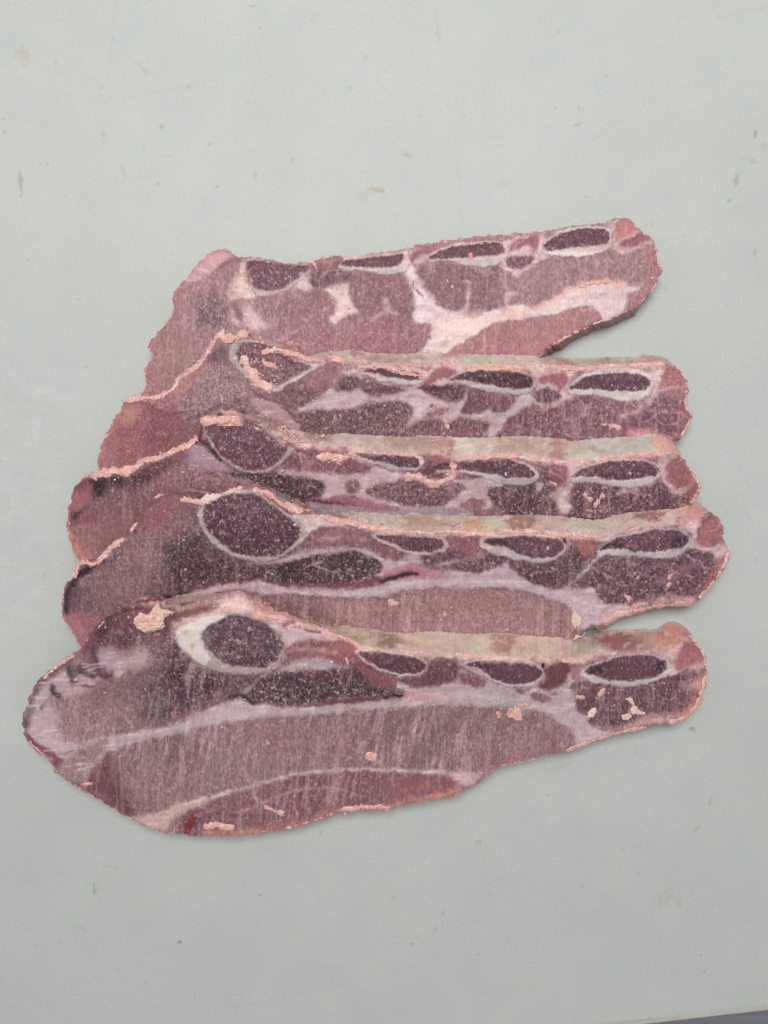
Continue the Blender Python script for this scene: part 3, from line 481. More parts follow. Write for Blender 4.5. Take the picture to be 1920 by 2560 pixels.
# ---- slice 3
SL.append(dict(
 base=(130, 91, 97), st=.45,
 outline="G 95 640 100 560 130 430 150 370 200 322 250 297 330 285 370 250 450 232 560 226 640 190 720 160 860 130 960 72 1060 24 1120 -5 D 870 860 890 790 905 735 960 690 1080 655 1180 665 1240 700 1320 735 1400 770 1480 840 1560 890 1640 930 E 200 948 350 950 450 955 560 972 700 985 900 995 1100 990 1250 985 1330 1002 1400 1030 1500 1040 1659 1030 F 100 1020 200 1022 300 1050 400 1062 560 1070 660 1075 760 1062 900 1035 1050 1020 1200 1010 1350 1000 1440 1000 1490 1040 1515 1070 1550 1130 1570 1190 1625 1230 1610 1320 1570 1350 1555 1400 1490 1500 1300 1700 F 900 1800 0 1820 E 1300 1740 700 1720 H 700 850 100 830 G 1400 880 900 900 500 1150 330 1130 200 1010 150 920 110 830 92 740",
 outer="D 1180 640 1240 655 1300 690 1400 690 1480 725 1540 760 1600 810 1659 800 E 130 805 250 840 400 845 540 840 650 850 800 856 1000 866 1180 856 1330 862 1450 872 1659 872 F 150 862 300 862 500 880 620 900 750 882 900 872 1100 865 1250 840 1350 870 1430 945 1480 1000",
 flares=[],
 shapes=[
  ('P', None, "G 180 650 540 560 640 620 580 750 480 830 300 960 190 900 130 760", (148, 106, 106), X(PAINT, soft=34, fr=.3)),
  ('P', None, "G 150 380 200 330 290 310 300 400 260 500 150 590 105 570 130 430", (156, 100, 100), X(PAINT, soft=10, fr=.2, wet=.5, st=0)),
  ('P', None, "G 140 370 220 320 280 320 260 380 200 420", (150, 68, 84), X(PAINT, soft=10, fr=.2, wet=.5, st=0)),
  ('L', None, "G 110 660 200 620 300 620", (136, 74, 88), X(PAINT, w=26, soft=16)),
  ('L', None, "G 110 780 170 900 270 980", (190, 134, 124), X(PAINT, w=34, soft=22, st=0, wet=.5)),
  ('P', None, "G 620 280 760 210 900 180 980 120 1000 180 900 230 760 330 640 370", (96, 58, 66), X(PAINT, soft=14, fr=.5)),
  ('P', None, "G 740 400 850 320 1000 200 1150 200 1300 300 1400 380 1000 385 850 400", (150, 112, 115), X(PAINT, soft=26, fr=.6, st=.3)),
  ('P', 'stain', "G 275 305 450 312 620 295 660 335 540 350 430 375 385 440 310 475 270 530 190 590 140 615 170 580 250 520 290 460 285 380", (46, 35, 42), X(PAINT, soft=12, fr=.25, wet=.5, st=0)),
  ('P', None, "G 400 320 620 300 760 210 800 240 660 380 500 400 420 380", (72, 46, 54), X(PAINT, soft=16, fr=.5, op=.75)),
  ('P', 'fat', "G 1010 80 1120 40 1220 100 1300 170 1400 240 1540 345 1480 365 1380 310 1250 255 1120 215 1030 150", (172, 138, 156), X(FAT, soft=7)),
  ('P', None, "G 930 90 1020 60 1060 120 980 170 900 180", (134, 76, 92), X(PAINT, soft=10, fr=.2, wet=.5)),
  ('L', 'vein', "G 1125 18 1200 42 1245 95 1310 160", (34, 28, 32), dict(w=10, soft=4, fr=.1, wet=.6, h=-4)),  # narrow gap along the lilac fat, its shade painted near-black
  ('L', None, "D 900 790 885 870 855 900", (112, 52, 66), X(PAINT, w=14, soft=6, wet=.5)),
  ('L', None, "D 860 910 890 840 905 770 950 705 1020 675", (66, 34, 44), X(PAINT, w=9, soft=6, wet=.6)),
  ('L', None, "G 150 370 230 315 330 300 480 310 620 290 760 220 900 170", (58, 32, 42), X(PAINT, w=10, soft=10, wet=.5, op=.8)),
  ('P', 'bone', "D 920 760 960 720 1200 740 1400 775 1520 862 E 100 940 120 960 60 1050 D 1500 1115 1400 1162 1250 1145 1130 1092 1040 1012 960 900", (172, 158, 158), X(BON, soft=4)),
  ('P', 'marrow', "D 945 790 1100 750 1250 740 1400 800 1540 890 E 60 950 20 1040 D 1480 1100 1350 1142 1220 1122 1110 1062 1030 980 970 880", (102, 72, 82), X(MAR, soft=4, fr=.75)),
  ('P', 'sawn_fat', "D 905 745 940 695 1080 655 1180 660 1235 700 1222 745 1100 762 960 770", (176, 146, 132), X(FAT, soft=5, h=2.5)),
  ('P', None, "D 1050 660 1080 690 1050 710 1030 690", (60, 46, 50), X(PAINT, soft=4, fr=.2)),
  ('L', None, "D 1230 690 1310 740 1400 760 1500 850 1600 900", (105, 58, 66), X(PAINT, w=10, soft=5, wet=.5)),
  ('L', None, "D 1380 790 1480 860 1560 930", (196, 165, 160), X(FAT, w=10, soft=6)),
  ('L', None, "E 70 905 130 935", (140, 62, 78), X(PAINT, w=14, soft=7, wet=.6)),
  ('P', 'muscle', "E 130 990 300 960 470 960 540 990 560 1060 700 1090 720 1140 640 1162 480 1150 300 1110 100 1115 20 1090", (124, 86, 93), X(MUS, soft=5, fr=.6, st=.2)),
  ('P', None, "E 330 970 460 955 500 1000 420 1010 340 1000", (150, 92, 92), X(MUS, soft=6, fr=.2)),
  ('P', 'fat', "E 0 1145 200 1150 500 1170 680 1160 730 1100 600 1050 650 1040 850 1130 960 1142 1010 1180 1100 1140 1150 1190 1300 1210 1400 1140 1440 1180 1500 1200 1659 1200 F 60 1240 -20 1400 E 1640 1440 1300 1440 1100 1460 900 1420 740 1390 640 1350 560 1340 440 1342 380 1372 330 1340 350 1280 320 1220 200 1190 0 1180", (202, 177, 185), X(FAT, soft=5, fr=.1)),
  ('P', 'muscle', "H -250 250 0 270 200 270 310 300 440 310 530 340 545 400 490 460 400 480 200 420 0 330 -200 300", (84, 66, 70), X(MUS, soft=4, fr=.85, st=.1)),
  ('P', 'muscle', "E 515 1245 560 1215 620 1225 652 1262 620 1312 560 1328 520 1295", (128, 104, 102), X(MUS, soft=4)),
  ('P', 'muscle', "E 690 1280 800 1240 960 1215 1080 1210 1200 1250 1350 1240 1440 1240 1456 1290 1390 1362 1300 1412 1180 1442 1060 1432 960 1402 860 1372 720 1342 690 1310", (112, 86, 90), X(MUS, soft=5, fr=.8, st=.1)),
  ('P', None, "E 740 1300 790 1290 850 1310 800 1340 750 1330", (120, 92, 80), X(PAINT, soft=6)),
  ('P', 'bone', "E 570 1000 700 985 900 998 1080 1010 1155 1050 1142 1102 1050 1145 900 1132 760 1092 640 1045", (184, 168, 174), X(BON, soft=3)),
  ('P', 'marrow', "E 590 1000 740 1002 900 1020 1080 1040 1112 1080 1080 1112 980 1112 860 1082 760 1060 660 1030", (90, 54, 66), X(MAR, soft=3)),
  ('P', 'muscle', "E 1040 1170 1110 1135 1170 1065 1220 1012 1330 1012 1362 1060 1350 1130 1300 1192 1220 1202 1130 1180", (120, 76, 82), X(MUS, soft=4, fr=.5, st=0)),
  ('P', None, "E 1215 1015 1330 1015 1355 1060 1300 1080 1230 1060", (150, 88, 88), X(MUS, soft=5, fr=.15, st=0, h=0)),
  ('P', 'bone', "E 1385 1105 1430 1060 1500 1040 I 0 165 200 138 400 145 540 172 630 232 668 290 620 332 530 362 400 352 280 322 160 282 0 262 -100 262 -160 235", (194, 186, 190), X(BON, soft=3)),
  ('P', 'marrow', "I -170 220 -80 185 0 185 80 160 200 150 380 150 500 180 600 240 640 280 600 302 500 305 380 292 250 270 100 242 -30 238 -120 240", (88, 54, 66), X(MAR, soft=3)),
  ('P', 'muscle', "I 245 415 280 382 420 372 560 362 640 342 680 272 700 222 780 200 870 200 892 240 882 300 840 342 790 380 760 440 800 500 830 560 870 620 860 700 560 700 440 620 340 542 270 470", (96, 70, 76), X(MUS, soft=4, fr=.8, st=.5)),
  ('P', None, "I 740 225 870 208 892 280 840 340 780 340 740 280", (144, 88, 90), X(MUS, soft=7, fr=.2, st=0, h=0)),
  ('P', 'muscle', "I -20 290 60 280 150 290 140 310 60 318 0 315", (132, 98, 104), X(MUS, soft=4)),
  ('P', 'muscle', "I 20 500 70 470 150 465 240 490 225 540 100 560 40 540", (142, 108, 112), X(MUS, soft=4)),
  ('P', 'muscle', "I -60 330 -20 325 40 360 45 410 0 450 -60 460", (130, 96, 102), X(MUS, soft=5)),
  ('P', 'muscle', "I 900 420 940 372 1100 355 1240 370 1320 380 1440 372 1560 340 1640 330 J 1000 200 1080 280 1150 320 1250 330 1240 370 1160 430 1000 520 400 560 240 500 250 420 230 300", (108, 76, 84), X(MUS, soft=5, fr=.85, st=.35)),
  ('P', 'fat', "I 660 340 690 360 650 420 640 370", (205, 190, 192), X(FAT, soft=4)),
  ('P', 'fat', "I 750 440 850 380 885 330 900 260 900 180 960 200 930 300 900 340 935 360 902 420 898 480 920 540 890 590 830 560 800 500", (208, 184, 186), X(FAT, soft=6)),
  ('P', 'bone', "I 910 310 950 240 1080 190 1250 152 1450 150 1570 180 1645 240 1640 285 1560 342 1450 375 1330 375 1200 355 1060 335 940 345", (198, 190, 192), X(BON, soft=3)),
  ('P', 'marrow', "I 925 295 1000 240 1120 200 1260 175 1450 168 1560 198 1625 250 1600 282 1500 302 1350 317 1200 312 1080 292", (96, 60, 74), X(MAR, soft=3)),
  ('L', None, "I 1290 430 1340 405 1440 390 1560 345", (200, 176, 182), X(FAT, w=10, soft=5)),
  ('P', 'fat', "J 960 60 1060 20 1120 10 1050 70 1055 130 1035 185 1080 230 1140 290 1100 320 1040 250 1000 200 985 130", (210, 178, 180), X(FAT, soft=7)),
  ('P', 'muscle', "J 1050 80 1120 20 1185 40 1240 150 1230 215 1160 240 1080 205 1035 150", (156, 98, 102), X(MUS, soft=6, fr=.4, st=0, wet=.4)),
  ('L', 'fat', "J 1100 265 1180 262 1250 220 1290 200", (206, 162, 162), X(FAT, w=9, soft=7)),
  ('L', None, "J 1230 170 1295 220 1280 300 1230 380 1170 410", (176, 112, 112), X(PAINT, op=.8, w=24, soft=16, st=0, wet=.5)),
  ('P', 'silver_skin', "H 420 495 600 505 800 540 1000 555 1300 552 1500 558 1700 560 1700 640 1200 640 800 620 540 620", (160, 148, 158), X(FAT, soft=5, wet=.8)),
  ('P', 'membrane', "H 430 488 560 468 640 450 760 470 860 490 960 520 1080 545 960 560 860 545 700 512 560 500", (138, 84, 100), X(FAT, soft=5, wet=.6)),
  ('L', None, "H 380 490 450 480 560 495 700 510", (92, 50, 66), X(PAINT, w=4, soft=4)),
  ('P', None, "H 560 455 700 440 840 470 1000 500 1120 540 900 545 780 500 640 480", (172, 112, 130), X(PAINT, soft=8, op=.6)),
  ('L', None, "E 150 935 350 948 450 955 560 975 700 992 900 1002 1100 998 1250 992 1400 1040 1659 1040 F 200 1030 400 1070 660 1082 900 1042 1200 1018 1420 1010", (214, 186, 178), X(FAT, w=9, soft=5, h=.8)),
  ('L', 'vein', "E 1105 1015 1112 1022", (40, 30, 36), dict(w=3, soft=1.5)), ('L', 'vein', "E 1140 1018 1150 1034", (40, 30, 36), dict(w=3, soft=1.5)),
 ],
 crumbs=[("D -20 1180 60 1175 200 1140 330 1135 440 1060 560 1035 700 970 780 940 860 890", 8, 420, 4.8), ("G 320 270 450 255 560 245", 14, 160, 5), ("D 940 740 1080 740 1200 740", 14, 110, 4),
         ("D 1540 790 1600 850 1659 880 E 150 890 240 930", 15, 260, 5.5), ("E 0 800 60 860 150 900", 12, 150, 5.5), ("E 310 1030 420 1045 520 1030 570 1010", 12, 110, 5.5), ("E 440 935 580 940", 4, 30, 4), ("E 320 870 360 870", 4, 8, 5),
         ("E 1020 1190 1130 1200 1220 1250 1300 1220 1370 1180 1380 1100", 10, 220, 5.5), ("E 1500 1020 1659 1010 F 100 1010 200 1015", 8, 120, 4.8), ("F 200 1030 400 1050 560 1062 700 1055 850 1030 1050 1005 1200 1000 1380 995", 6, 250, 4),
         ("F 0 865 150 862 300 866 480 878", 3, 60, 3), ("F 1100 870 1250 840 1340 870", 8, 60, 4), ("F 1520 1100 1620 1240 1600 1330 1560 1390", 5, 80, 3.2), ("E 120 860 260 845", 4, 30, 3), ("G 110 560 100 700 130 850", 3, 40, 2.5),
         ("I 1030 450 1060 480", 10, 16, 3.5), ("I 1110 520 1170 450", 9, 26, 3.2), ("I 750 330 800 360", 4, 10, 5), ("I 1040 555 1080 565", 4, 8, 4), ("E 1600 870 1610 960", 5, 24, 4)],
 wall=(186, 172, 164), wallshapes=[
  ('P', None, "D 1180 640 1260 655 1300 690 1260 720 1180 670", (70, 50, 52), dict(soft=5, wet=.5)),
  ('P', None, "D 1290 690 1480 725 1560 780 1560 850 1420 770", (140, 112, 106), dict(soft=5, wet=.5)),
  ('P', None, "E 150 810 400 840 400 890 250 900", (150, 126, 112), dict(soft=8)),
  ('P', None, "E 640 870 800 870 830 960 700 940", (174, 170, 160), dict(soft=8)),
  ('P', None, "E 820 870 1000 868 1180 860 1330 870 1300 980 900 970", (162, 140, 128), dict(soft=8)),
  ('P', None, "E 1250 880 1400 880 1380 1000 1260 950", (168, 130, 122), dict(soft=8)),
  ('P', None, "E 1410 880 1560 880 1540 1010 1430 1020", (190, 186, 172), dict(soft=6)),
  ('P', None, "F 0 870 200 870 380 880 400 1040 200 1000 0 990", (172, 150, 136), dict(soft=8)),
  ('P', None, "F 420 880 520 890 560 1050 450 1050", (160, 124, 124), dict(soft=8)),
  ('P', None, "F 560 900 700 880 1100 870 1250 860 1300 990 900 1010 720 1060 600 1060", (178, 178, 168), dict(soft=6)),
  ('P', None, "F 760 960 900 970 880 990 780 980", (140, 120, 112), dict(soft=4)),
  ('P', None, "F 1250 830 1350 860 1490 1000 1400 1000 1280 960", (198, 150, 140), dict(soft=8)),
 ],
))
# ---- slice 4
SL.append(dict(
 base=(116, 88, 92), st=.4,
 outline="G 45 1370 50 1250 60 1195 110 1120 145 1060 170 1000 215 970 300 978 360 935 420 875 480 822 530 790 600 720 642 655 680 575 740 505 800 455 900 415 1000 395 1080 390 1170 402 1240 425 1330 418 1400 392 1480 378 1560 350 1620 345 H 60 370 140 420 180 460 260 515 380 570 450 578 530 605 620 635 720 648 850 675 950 708 1100 720 1250 735 1450 745 1560 738 1659 742 I 200 745 400 730 600 735 800 755 1000 762 1150 788 1250 760 1350 722 1450 702 J 850 580 950 570 1050 568 1150 555 1280 525 1380 450 1430 480 1470 520 1500 590 1495 660 1520 720 1552 780 1528 860 1460 950 1400 1010 1360 1080 1310 1135 1230 1180 1100 1185 1000 1200 900 1215 830 1235 740 1265 660 1292 580 1330 530 1365 440 1375 380 1420 I 900 1620 400 1800 H 1500 1800 900 1800 400 1760 0 1660 G 1200 1620 700 1640 400 1700 290 1690 215 1655 170 1600 130 1535 90 1460 60 1410",
 outer="G 1560 343 1640 336 H 60 348 120 378 200 420 330 472 430 540 530 590 600 582 750 575 900 575 1100 590 1300 596 1450 602 1659 602 I 200 606 400 600 600 596 750 602 900 612 1050 632 1150 632 1250 602 1400 578 1600 560 J 960 430 1100 422 1200 392 1270 365 1330 395 1390 455",
 flares=[("J 530 1365 660 1292 830 1235", (3, 7))],
 shapes=[
  ('P', None, "G 650 660 700 540 820 460 1000 400 1150 410 1180 440 1080 500 1000 580 850 700 760 740 680 740", (142, 80, 90), X(PAINT, soft=26, fr=.35, wet=.5, st=0)),
  ('P', None, "G 950 400 1100 390 1180 410 1150 450 1000 440", (104, 52, 64), X(PAINT, soft=12, fr=.2, wet=.5, st=0)),
  ('L', None, "G 1150 480 1260 450 1330 430", (64, 40, 46), X(PAINT, w=14, soft=8, wet=.5)),
  ('P', None, "G 450 920 600 780 800 720 960 660 1060 740 900 850 850 1000 700 1020 500 1020", (142, 106, 110), X(PAINT, soft=36, fr=.5)),
  ('P', None, "G 250 1080 500 1060 850 1120 860 1230 600 1310 430 1390 300 1300 200 1200", (136, 102, 106), X(PAINT, soft=32, fr=.45)),
  ('P', 'muscle', "G 900 820 1120 740 1250 880 1400 960 1659 1020 1659 1105 1400 1125 1150 1180 980 1260 900 1240 870 1000", (82, 63, 66), X(MUS, soft=26, fr=.8, st=.45)),
  ('P', None, "G 380 940 500 900 520 960 420 1030", (110, 82, 90), X(PAINT, soft=12, fr=.9)),
  ('L', None, "G 260 1020 150 1100 95 1190 70 1300 65 1350", (60, 38, 46), X(PAINT, w=16, soft=7, wet=.6)),
  ('P', None, "G 90 1220 200 1180 220 1250 150 1340 90 1350", (98, 64, 82), X(PAINT, soft=16)),
  ('P', None, "G 60 1400 120 1370 320 1400 360 1450 300 1640 200 1660 130 1540", (164, 114, 118), X(PAINT, soft=14, wet=.5, st=0)),
  ('L', None, "G 50 1240 50 1350", (196, 130, 118), X(PAINT, w=6, soft=5)),
  ('L', None, "G 600 730 650 650 690 570 750 505 830 450 920 415 1010 400 1150 400 1230 420", (112, 36, 56), X(PAINT, w=8, soft=8, wet=.7, fr=.2)),
  ('L', None, "G 380 960 280 1010 190 1080 110 1190 80 1290 90 1370", (54, 30, 42), X(PAINT, w=8, soft=8, wet=.6)),
  ('P', 'bone', "G 1135 570 1175 500 1280 440 1450 395 1600 410 H 60 462 160 520 280 600 370 690 412 740 380 800 300 872 180 942 60 975 G 1560 965 1400 925 1280 845 1190 752 1140 660", (188, 172, 168), X(BON, soft=3.5)),
  ('P', 'marrow', "G 1178 590 1208 520 1300 465 1450 425 1600 440 H 80 495 200 568 300 655 352 740 300 840 200 908 80 935 G 1600 938 1450 905 1340 848 1250 770 1190 690", (86, 63, 71), X(MAR, soft=4, fr=.85)),
  ('P', 'fat', "H 285 590 380 590 450 585 560 635 680 658 720 680 560 690 440 720 415 745 375 690", (216, 194, 190), X(FAT, soft=4)),
  ('L', None, "H 200 520 290 570 350 590 420 585", (124, 54, 68), X(PAINT, w=8, soft=5, wet=.6)),
  ('L', None, "G 1500 395 1600 400 H 60 440 180 500 240 540", (176, 120, 112), X(FAT, w=9, soft=5)),
  ('P', 'muscle', "H 420 760 480 730 600 705 750 700 850 722 900 780 880 800 1000 832 1100 872 1200 905 1230 925 1100 942 1000 912 900 862 780 852 560 842 480 852 400 822", (134, 94, 97), X(MUS, soft=5, fr=.4, st=.3)),
  ('L', None, "H 500 800 600 785 740 782 860 800", (176, 146, 146), X(FAT, w=6, soft=6)),
  ('P', 'fat', "H 330 900 400 880 560 866 760 852 900 878 1000 930 1120 970 1220 920 1300 925 1330 985 1200 1000 1300 1020 1450 1050 1600 1040 1659 1080 1300 1110 1090 1090 1000 1100 960 1080 1010 1010 970 960 870 925 780 892 600 902 440 925 200 985 0 1000 150 960", (198, 176, 184), X(FAT, soft=5)),
  ('P', 'muscle', "H -100 1010 0 1000 200 982 450 932 600 912 780 890 880 930 970 962 1005 1010 980 1062 860 1102 700 1132 500 1152 200 1132 0 1108 -80 1100", (72, 58, 60), X(MUS, soft=4, fr=.9, st=.3)),
  ('P', 'muscle', "H 0 1262 250 1240 500 1256 850 1270 1050 1250 1200 1200 1400 1180 1659 1190 I 300 1182 500 1202 700 1262 900 1342 942 1392 950 1520 700 1800 H 900 1800 300 1760 -100 1500 -100 1300", (156, 124, 122), X(MUS, soft=6, fr=.4, st=.6)),
  ('P', None, "H 0 1280 300 1260 500 1350 700 1480 500 1480 200 1380", (118, 92, 92), X(MUS, soft=20, fr=.5, st=.6, h=0)),
  ('P', 'fat_seam', "G 930 1275 1050 1232 1250 1172 1500 1140 1659 1120 H 50 1120 200 1168 500 1188 800 1168 1000 1148 1150 1105 1300 1092 1500 1090 1659 1075 I 100 1065 200 1055 330 1000 400 965 440 1020 500 1080 560 1122 700 1172 800 1192 880 1180 970 1085 1060 1010 1140 920 1150 940 1060 1030 930 1150 1000 1190 1100 1175 1130 1220 1160 1270 1210 1302 1300 1300 1360 1300 1400 1400 1250 1440 1020 1500 960 1480 940 1380 920 1340 800 1292 650 1242 480 1192 300 1172 0 1192 H 1500 1172 1300 1190 1150 1205 1000 1250 800 1258 500 1242 250 1222 0 1242 G 1659 1242 1500 1195 1300 1215 1100 1262 970 1300", (198, 178, 188), X(FAT, soft=4, st=.35, fr=.15)),
  ('L', None, "H 50 1210 500 1222 850 1220 1100 1170 1300 1130 1659 1130 I 300 1130 600 1190 900 1250 1150 1350", (212, 196, 202), X(FAT, w=7, soft=7, h=.5)),
  ('P', 'membrane', "H 980 1092 1100 1040 1250 1008 1400 1048 1520 1080 1400 1108 1200 1098", (172, 112, 130), X(FAT, soft=8, wet=.5)),
  ('L', 'membrane', "G 900 1265 960 1258 1100 1190 1250 1160 1400 1132 1550 1105 H 0 1112 200 1150 400 1162 600 1162 750 1142 900 1132 1000 1110 1130 1098 1200 1062 1300 1072", (104, 56, 74), X(FAT, w=9, soft=4, wet=.6, h=-1)),
  ('L', None, "H 620 1170 800 1160 1000 1135", (124, 70, 88), X(PAINT, w=14, soft=6)),
  ('L', None, "H 1000 1125 1120 1095 1200 1068 1290 1075", (54, 40, 46), X(PAINT, w=6, soft=4)),
  ('L', None, "G 860 1250 960 1262 1060 1215", (60, 42, 50), X(PAINT, w=6, soft=5)),
  ('P', 'bone', "H 920 765 1000 742 1200 755 1400 775 1500 788 1535 850 1480 902 1360 922 1230 912 1120 872 1000 815", (190, 174, 178), X(BON, soft=3)),
  ('P', 'marrow', "H 955 762 1050 762 1200 770 1350 780 1470 798 1495 840 1440 880 1330 897 1220 882 1100 832 1000 790", (94, 60, 70), X(MAR, soft=3)),
  ('P', 'muscle', "H 1545 790 1659 770 I 100 772 180 785 172 850 212 890 130 920 0 940 H 1450 920 1545 860", (134, 86, 90), X(MUS, soft=5, fr=.4, st=.1)),
  ('P', 'muscle', "H 1305 940 1450 902 1595 890 I 60 920 150 930 280 900 410 960 300 1025 200 1060 100 1050 0 1030 H 1560 980 1420 1000", (108, 80, 85), X(MUS, soft=5, fr=.7, st=.3)),
  ('L', None, "H 1440 1000 1600 965 I 60 960 200 915", (190, 168, 172), X(FAT, w=5, soft=4)),
  ('P', 'bone', "I 185 840 185 790 240 770 420 750 600 750 780 770 860 810 875 860 840 922 740 972 650 982 520 962 380 932 260 892", (190, 178, 182), X(BON, soft=3)),
  ('P', 'marrow', "I 225 820 260 790 420 780 600 768 760 782 850 820 852 870 790 930 680 942 560 932 460 892 380 850", (98, 66, 77), X(MAR, soft=3)),
  ('P', None, "I 235 820 280 790 400 800 420 850 330 850", (62, 44, 54), X(MAR, soft=7, h=0)),
  ('P', 'muscle', "I 410 975 500 962 650 990 780 970 860 950 890 900 910 850 950 810 1030 795 1105 810 1115 880 1080 940 1000 980 970 1040 930 1080 880 1130 790 1172 680 1162 560 1112 490 1060 430 1010", (98, 73, 77), X(MUS, soft=4, fr=.75, st=.4)),
  ('P', None, "I 940 820 1020 795 1110 815 1112 900 1050 950 1010 930 970 860", (148, 96, 96), X(MUS, soft=6, fr=.2, st=0, h=0)),
  ('P', 'bone', "J 490 760 560 695 680 632 850 592 1000 575 1130 588 1225 640 1270 700 1240 752 1150 795 1000 818 850 805 700 795 580 792 500 800", (198, 188, 190), X(BON, soft=3)),
  ('P', 'marrow', "J 510 752 580 692 700 642 860 605 1000 588 1120 600 1205 642 1222 690 1160 722 1040 752 900 767 780 762 660 737 600 742", (102, 66, 80), X(MAR, soft=3)),
  ('P', None, "J 510 750 580 700 680 670 690 720 620 738", (60, 42, 52), X(MAR, soft=6, h=0)),
  ('P', None, "J 1080 700 1140 650 1215 670 1180 715 1090 745", (66, 44, 56), X(MAR, soft=7, h=0)),
  ('P', 'muscle', "J 480 832 520 812 700 802 900 825 1080 822 1200 750 1300 752 1420 765 1410 830 1510 860 1450 950 1350 1060 1290 1105 1100 1115 900 1130 800 1160 700 1175 560 1168 500 1122 470 1050 400 1045 300 1062 275 1030 380 990 430 930", (106, 76, 86), X(MUS, soft=5, fr=.85, st=.3)),
  ('L', None, "J 880 950 910 890 1030 860 1060 880", (160, 126, 136), X(FAT, w=6, soft=6)),
  ('L', None, "J 740 820 750 850 780 860", (190, 165, 168), X(FAT, w=6, soft=4)),
  ('L', None, "J 960 1000 1080 980 1180 900 1320 850", (142, 105, 115), X(FAT, w=14, soft=12, h=0)),
  ('P', 'fat', "J 1150 570 1300 520 1290 600 1285 700 1420 722 1500 690 1540 780 1450 810 1400 762 1280 742 1265 680 1230 620", (212, 180, 182), X(FAT, soft=6)),
  ('P', 'muscle', "J 1310 580 1390 500 1480 560 1492 640 1440 690 1330 712 1285 670", (166, 98, 102), X(MUS, soft=7, fr=.3, st=0, wet=.4)),
  ('L', None, "J 1530 830 1440 960 1340 1090", (186, 120, 114), X(PAINT, w=24, soft=16, st=0, wet=.5)),
  ('L', 'fat', "J 560 1310 650 1250 800 1205 950 1165 1100 1150 1230 1150", (216, 160, 158), X(FAT, w=20, soft=7, h=2)),
  ('L', None, "H 530 615 720 660 850 685 950 715 1100 730 1250 745 1450 755 1659 752 I 200 755 400 742 600 745 800 765 1000 772 1150 795 1250 770 1350 732 1450 710", (214, 186, 178), X(FAT, w=9, soft=5, h=.8)),
  ('L', None, "I 862 800 870 812", (30, 24, 30), dict(w=4, soft=2)),
 ],
 crumbs=[("G 150 1080 170 1010 220 975 300 985 360 945 420 880 480 830 530 795", 7, 260, 4.6), ("G 600 720 650 660", 5, 30, 4), ("G 780 460 840 440", 4, 14, 3.5), ("G 1010 480 1060 480 1160 500 1220 480", 7, 60, 4.4), ("G 1340 425 1480 378", 5, 40, 3.5),
         ("H 0 400 100 430 180 490 260 540 350 570", 6, 110, 4.5), ("H 250 500 400 560", 6, 50, 4.5), ("H 530 610 720 650 850 675 960 700 1060 705", 8, 220, 5.2), ("H 720 625 850 650 950 670 1050 695", 7, 120, 5), ("H 1130 725 1300 735 1420 745", 4, 50, 4),
         ("H 1450 715 1659 715 I 40 730 150 740 300 740", 8, 150, 5), ("I 350 735 450 720 580 730 680 710 780 735 900 745 1050 760 1150 765", 7, 210, 4.6), ("I 1390 720 1450 700", 5, 20, 5), ("J 1140 460 1190 450", 10, 40, 4.5), ("J 1160 545 1300 520", 5, 40, 4.5),
         ("I 400 600 560 595 700 605 900 612", 3, 50, 3), ("I 390 620 430 700", 5, 20, 4), ("H 560 580 700 575 780 575", 4, 40, 3.2), ("J 560 1340 640 1270 760 1240", 9, 130, 4), ("J 740 1255 900 1212 1100 1185 1230 1178", 5, 120, 3.4),
         ("J 1540 780 1450 960 1310 1130", 4, 80, 3.2), ("J 1060 1020 1050 1040", 8, 8, 4), ("J 710 1110 740 1140", 8, 18, 4.4), ("J 1070 950 1060 980", 5, 10, 4.5), ("J 800 975 820 965", 4, 8, 4), ("H 1070 1290 1120 1310", 10, 18, 4), ("G 60 1210 50 1350", 3, 30, 3), ("H 1500 1390 1510 1395", 4, 5, 4), ("J 680 460 900 450 1000 440", 4, 30, 3)],
 wall=(180, 162, 154), wallshapes=[
  ('P', None, "G 1480 345 1640 330 H 60 345 130 390 130 420 0 400 G 1500 370", (120, 72, 76), dict(soft=5, wet=.5)),
  ('P', None, "H 120 385 250 440 330 480 300 540 180 460", (108, 106, 102), dict(soft=5, wet=.4)),
  ('P', None, "H 330 470 430 540 530 595 520 612 400 560 300 500", (128, 98, 82), dict(soft=4, wet=.4)),
  ('P', None, "H 600 585 700 590 700 630 620 620", (140, 108, 98), dict(soft=5)),
  ('P', None, "H 750 590 950 600 1100 640 1200 700 1000 700 850 650", (170, 168, 152), dict(soft=8)),
  ('P', None, "H 1180 600 1450 610 1500 700 1250 720", (160, 136, 118), dict(soft=8)),
  ('P', None, "I 60 630 220 630 220 700 80 710", (174, 142, 104), dict(soft=10)),
  ('P', None, "I 200 620 390 620 420 710 230 720", (176, 174, 150), dict(soft=6)),
  ('P', None, "I 400 605 640 605 620 710 480 720", (140, 106, 98), dict(soft=7)),
  ('P', None, "I 640 610 860 620 860 740 640 710", (174, 152, 142), dict(soft=8)),
  ('P', None, "I 900 630 1200 650 1300 620 1250 740 1100 770 900 740", (176, 172, 160), dict(soft=8)),
  ('P', None, "J 760 470 900 440 1000 440 1040 500 960 520 820 500", (136, 92, 88), dict(soft=6)),
  ('P', None, "J 1040 440 1180 420 1200 520 1060 540", (186, 166, 152), dict(soft=8)),
  ('P', None, "J 1180 400 1280 370 1400 460 1300 530 1210 500", (188, 138, 130), dict(soft=8)),
 ],
))
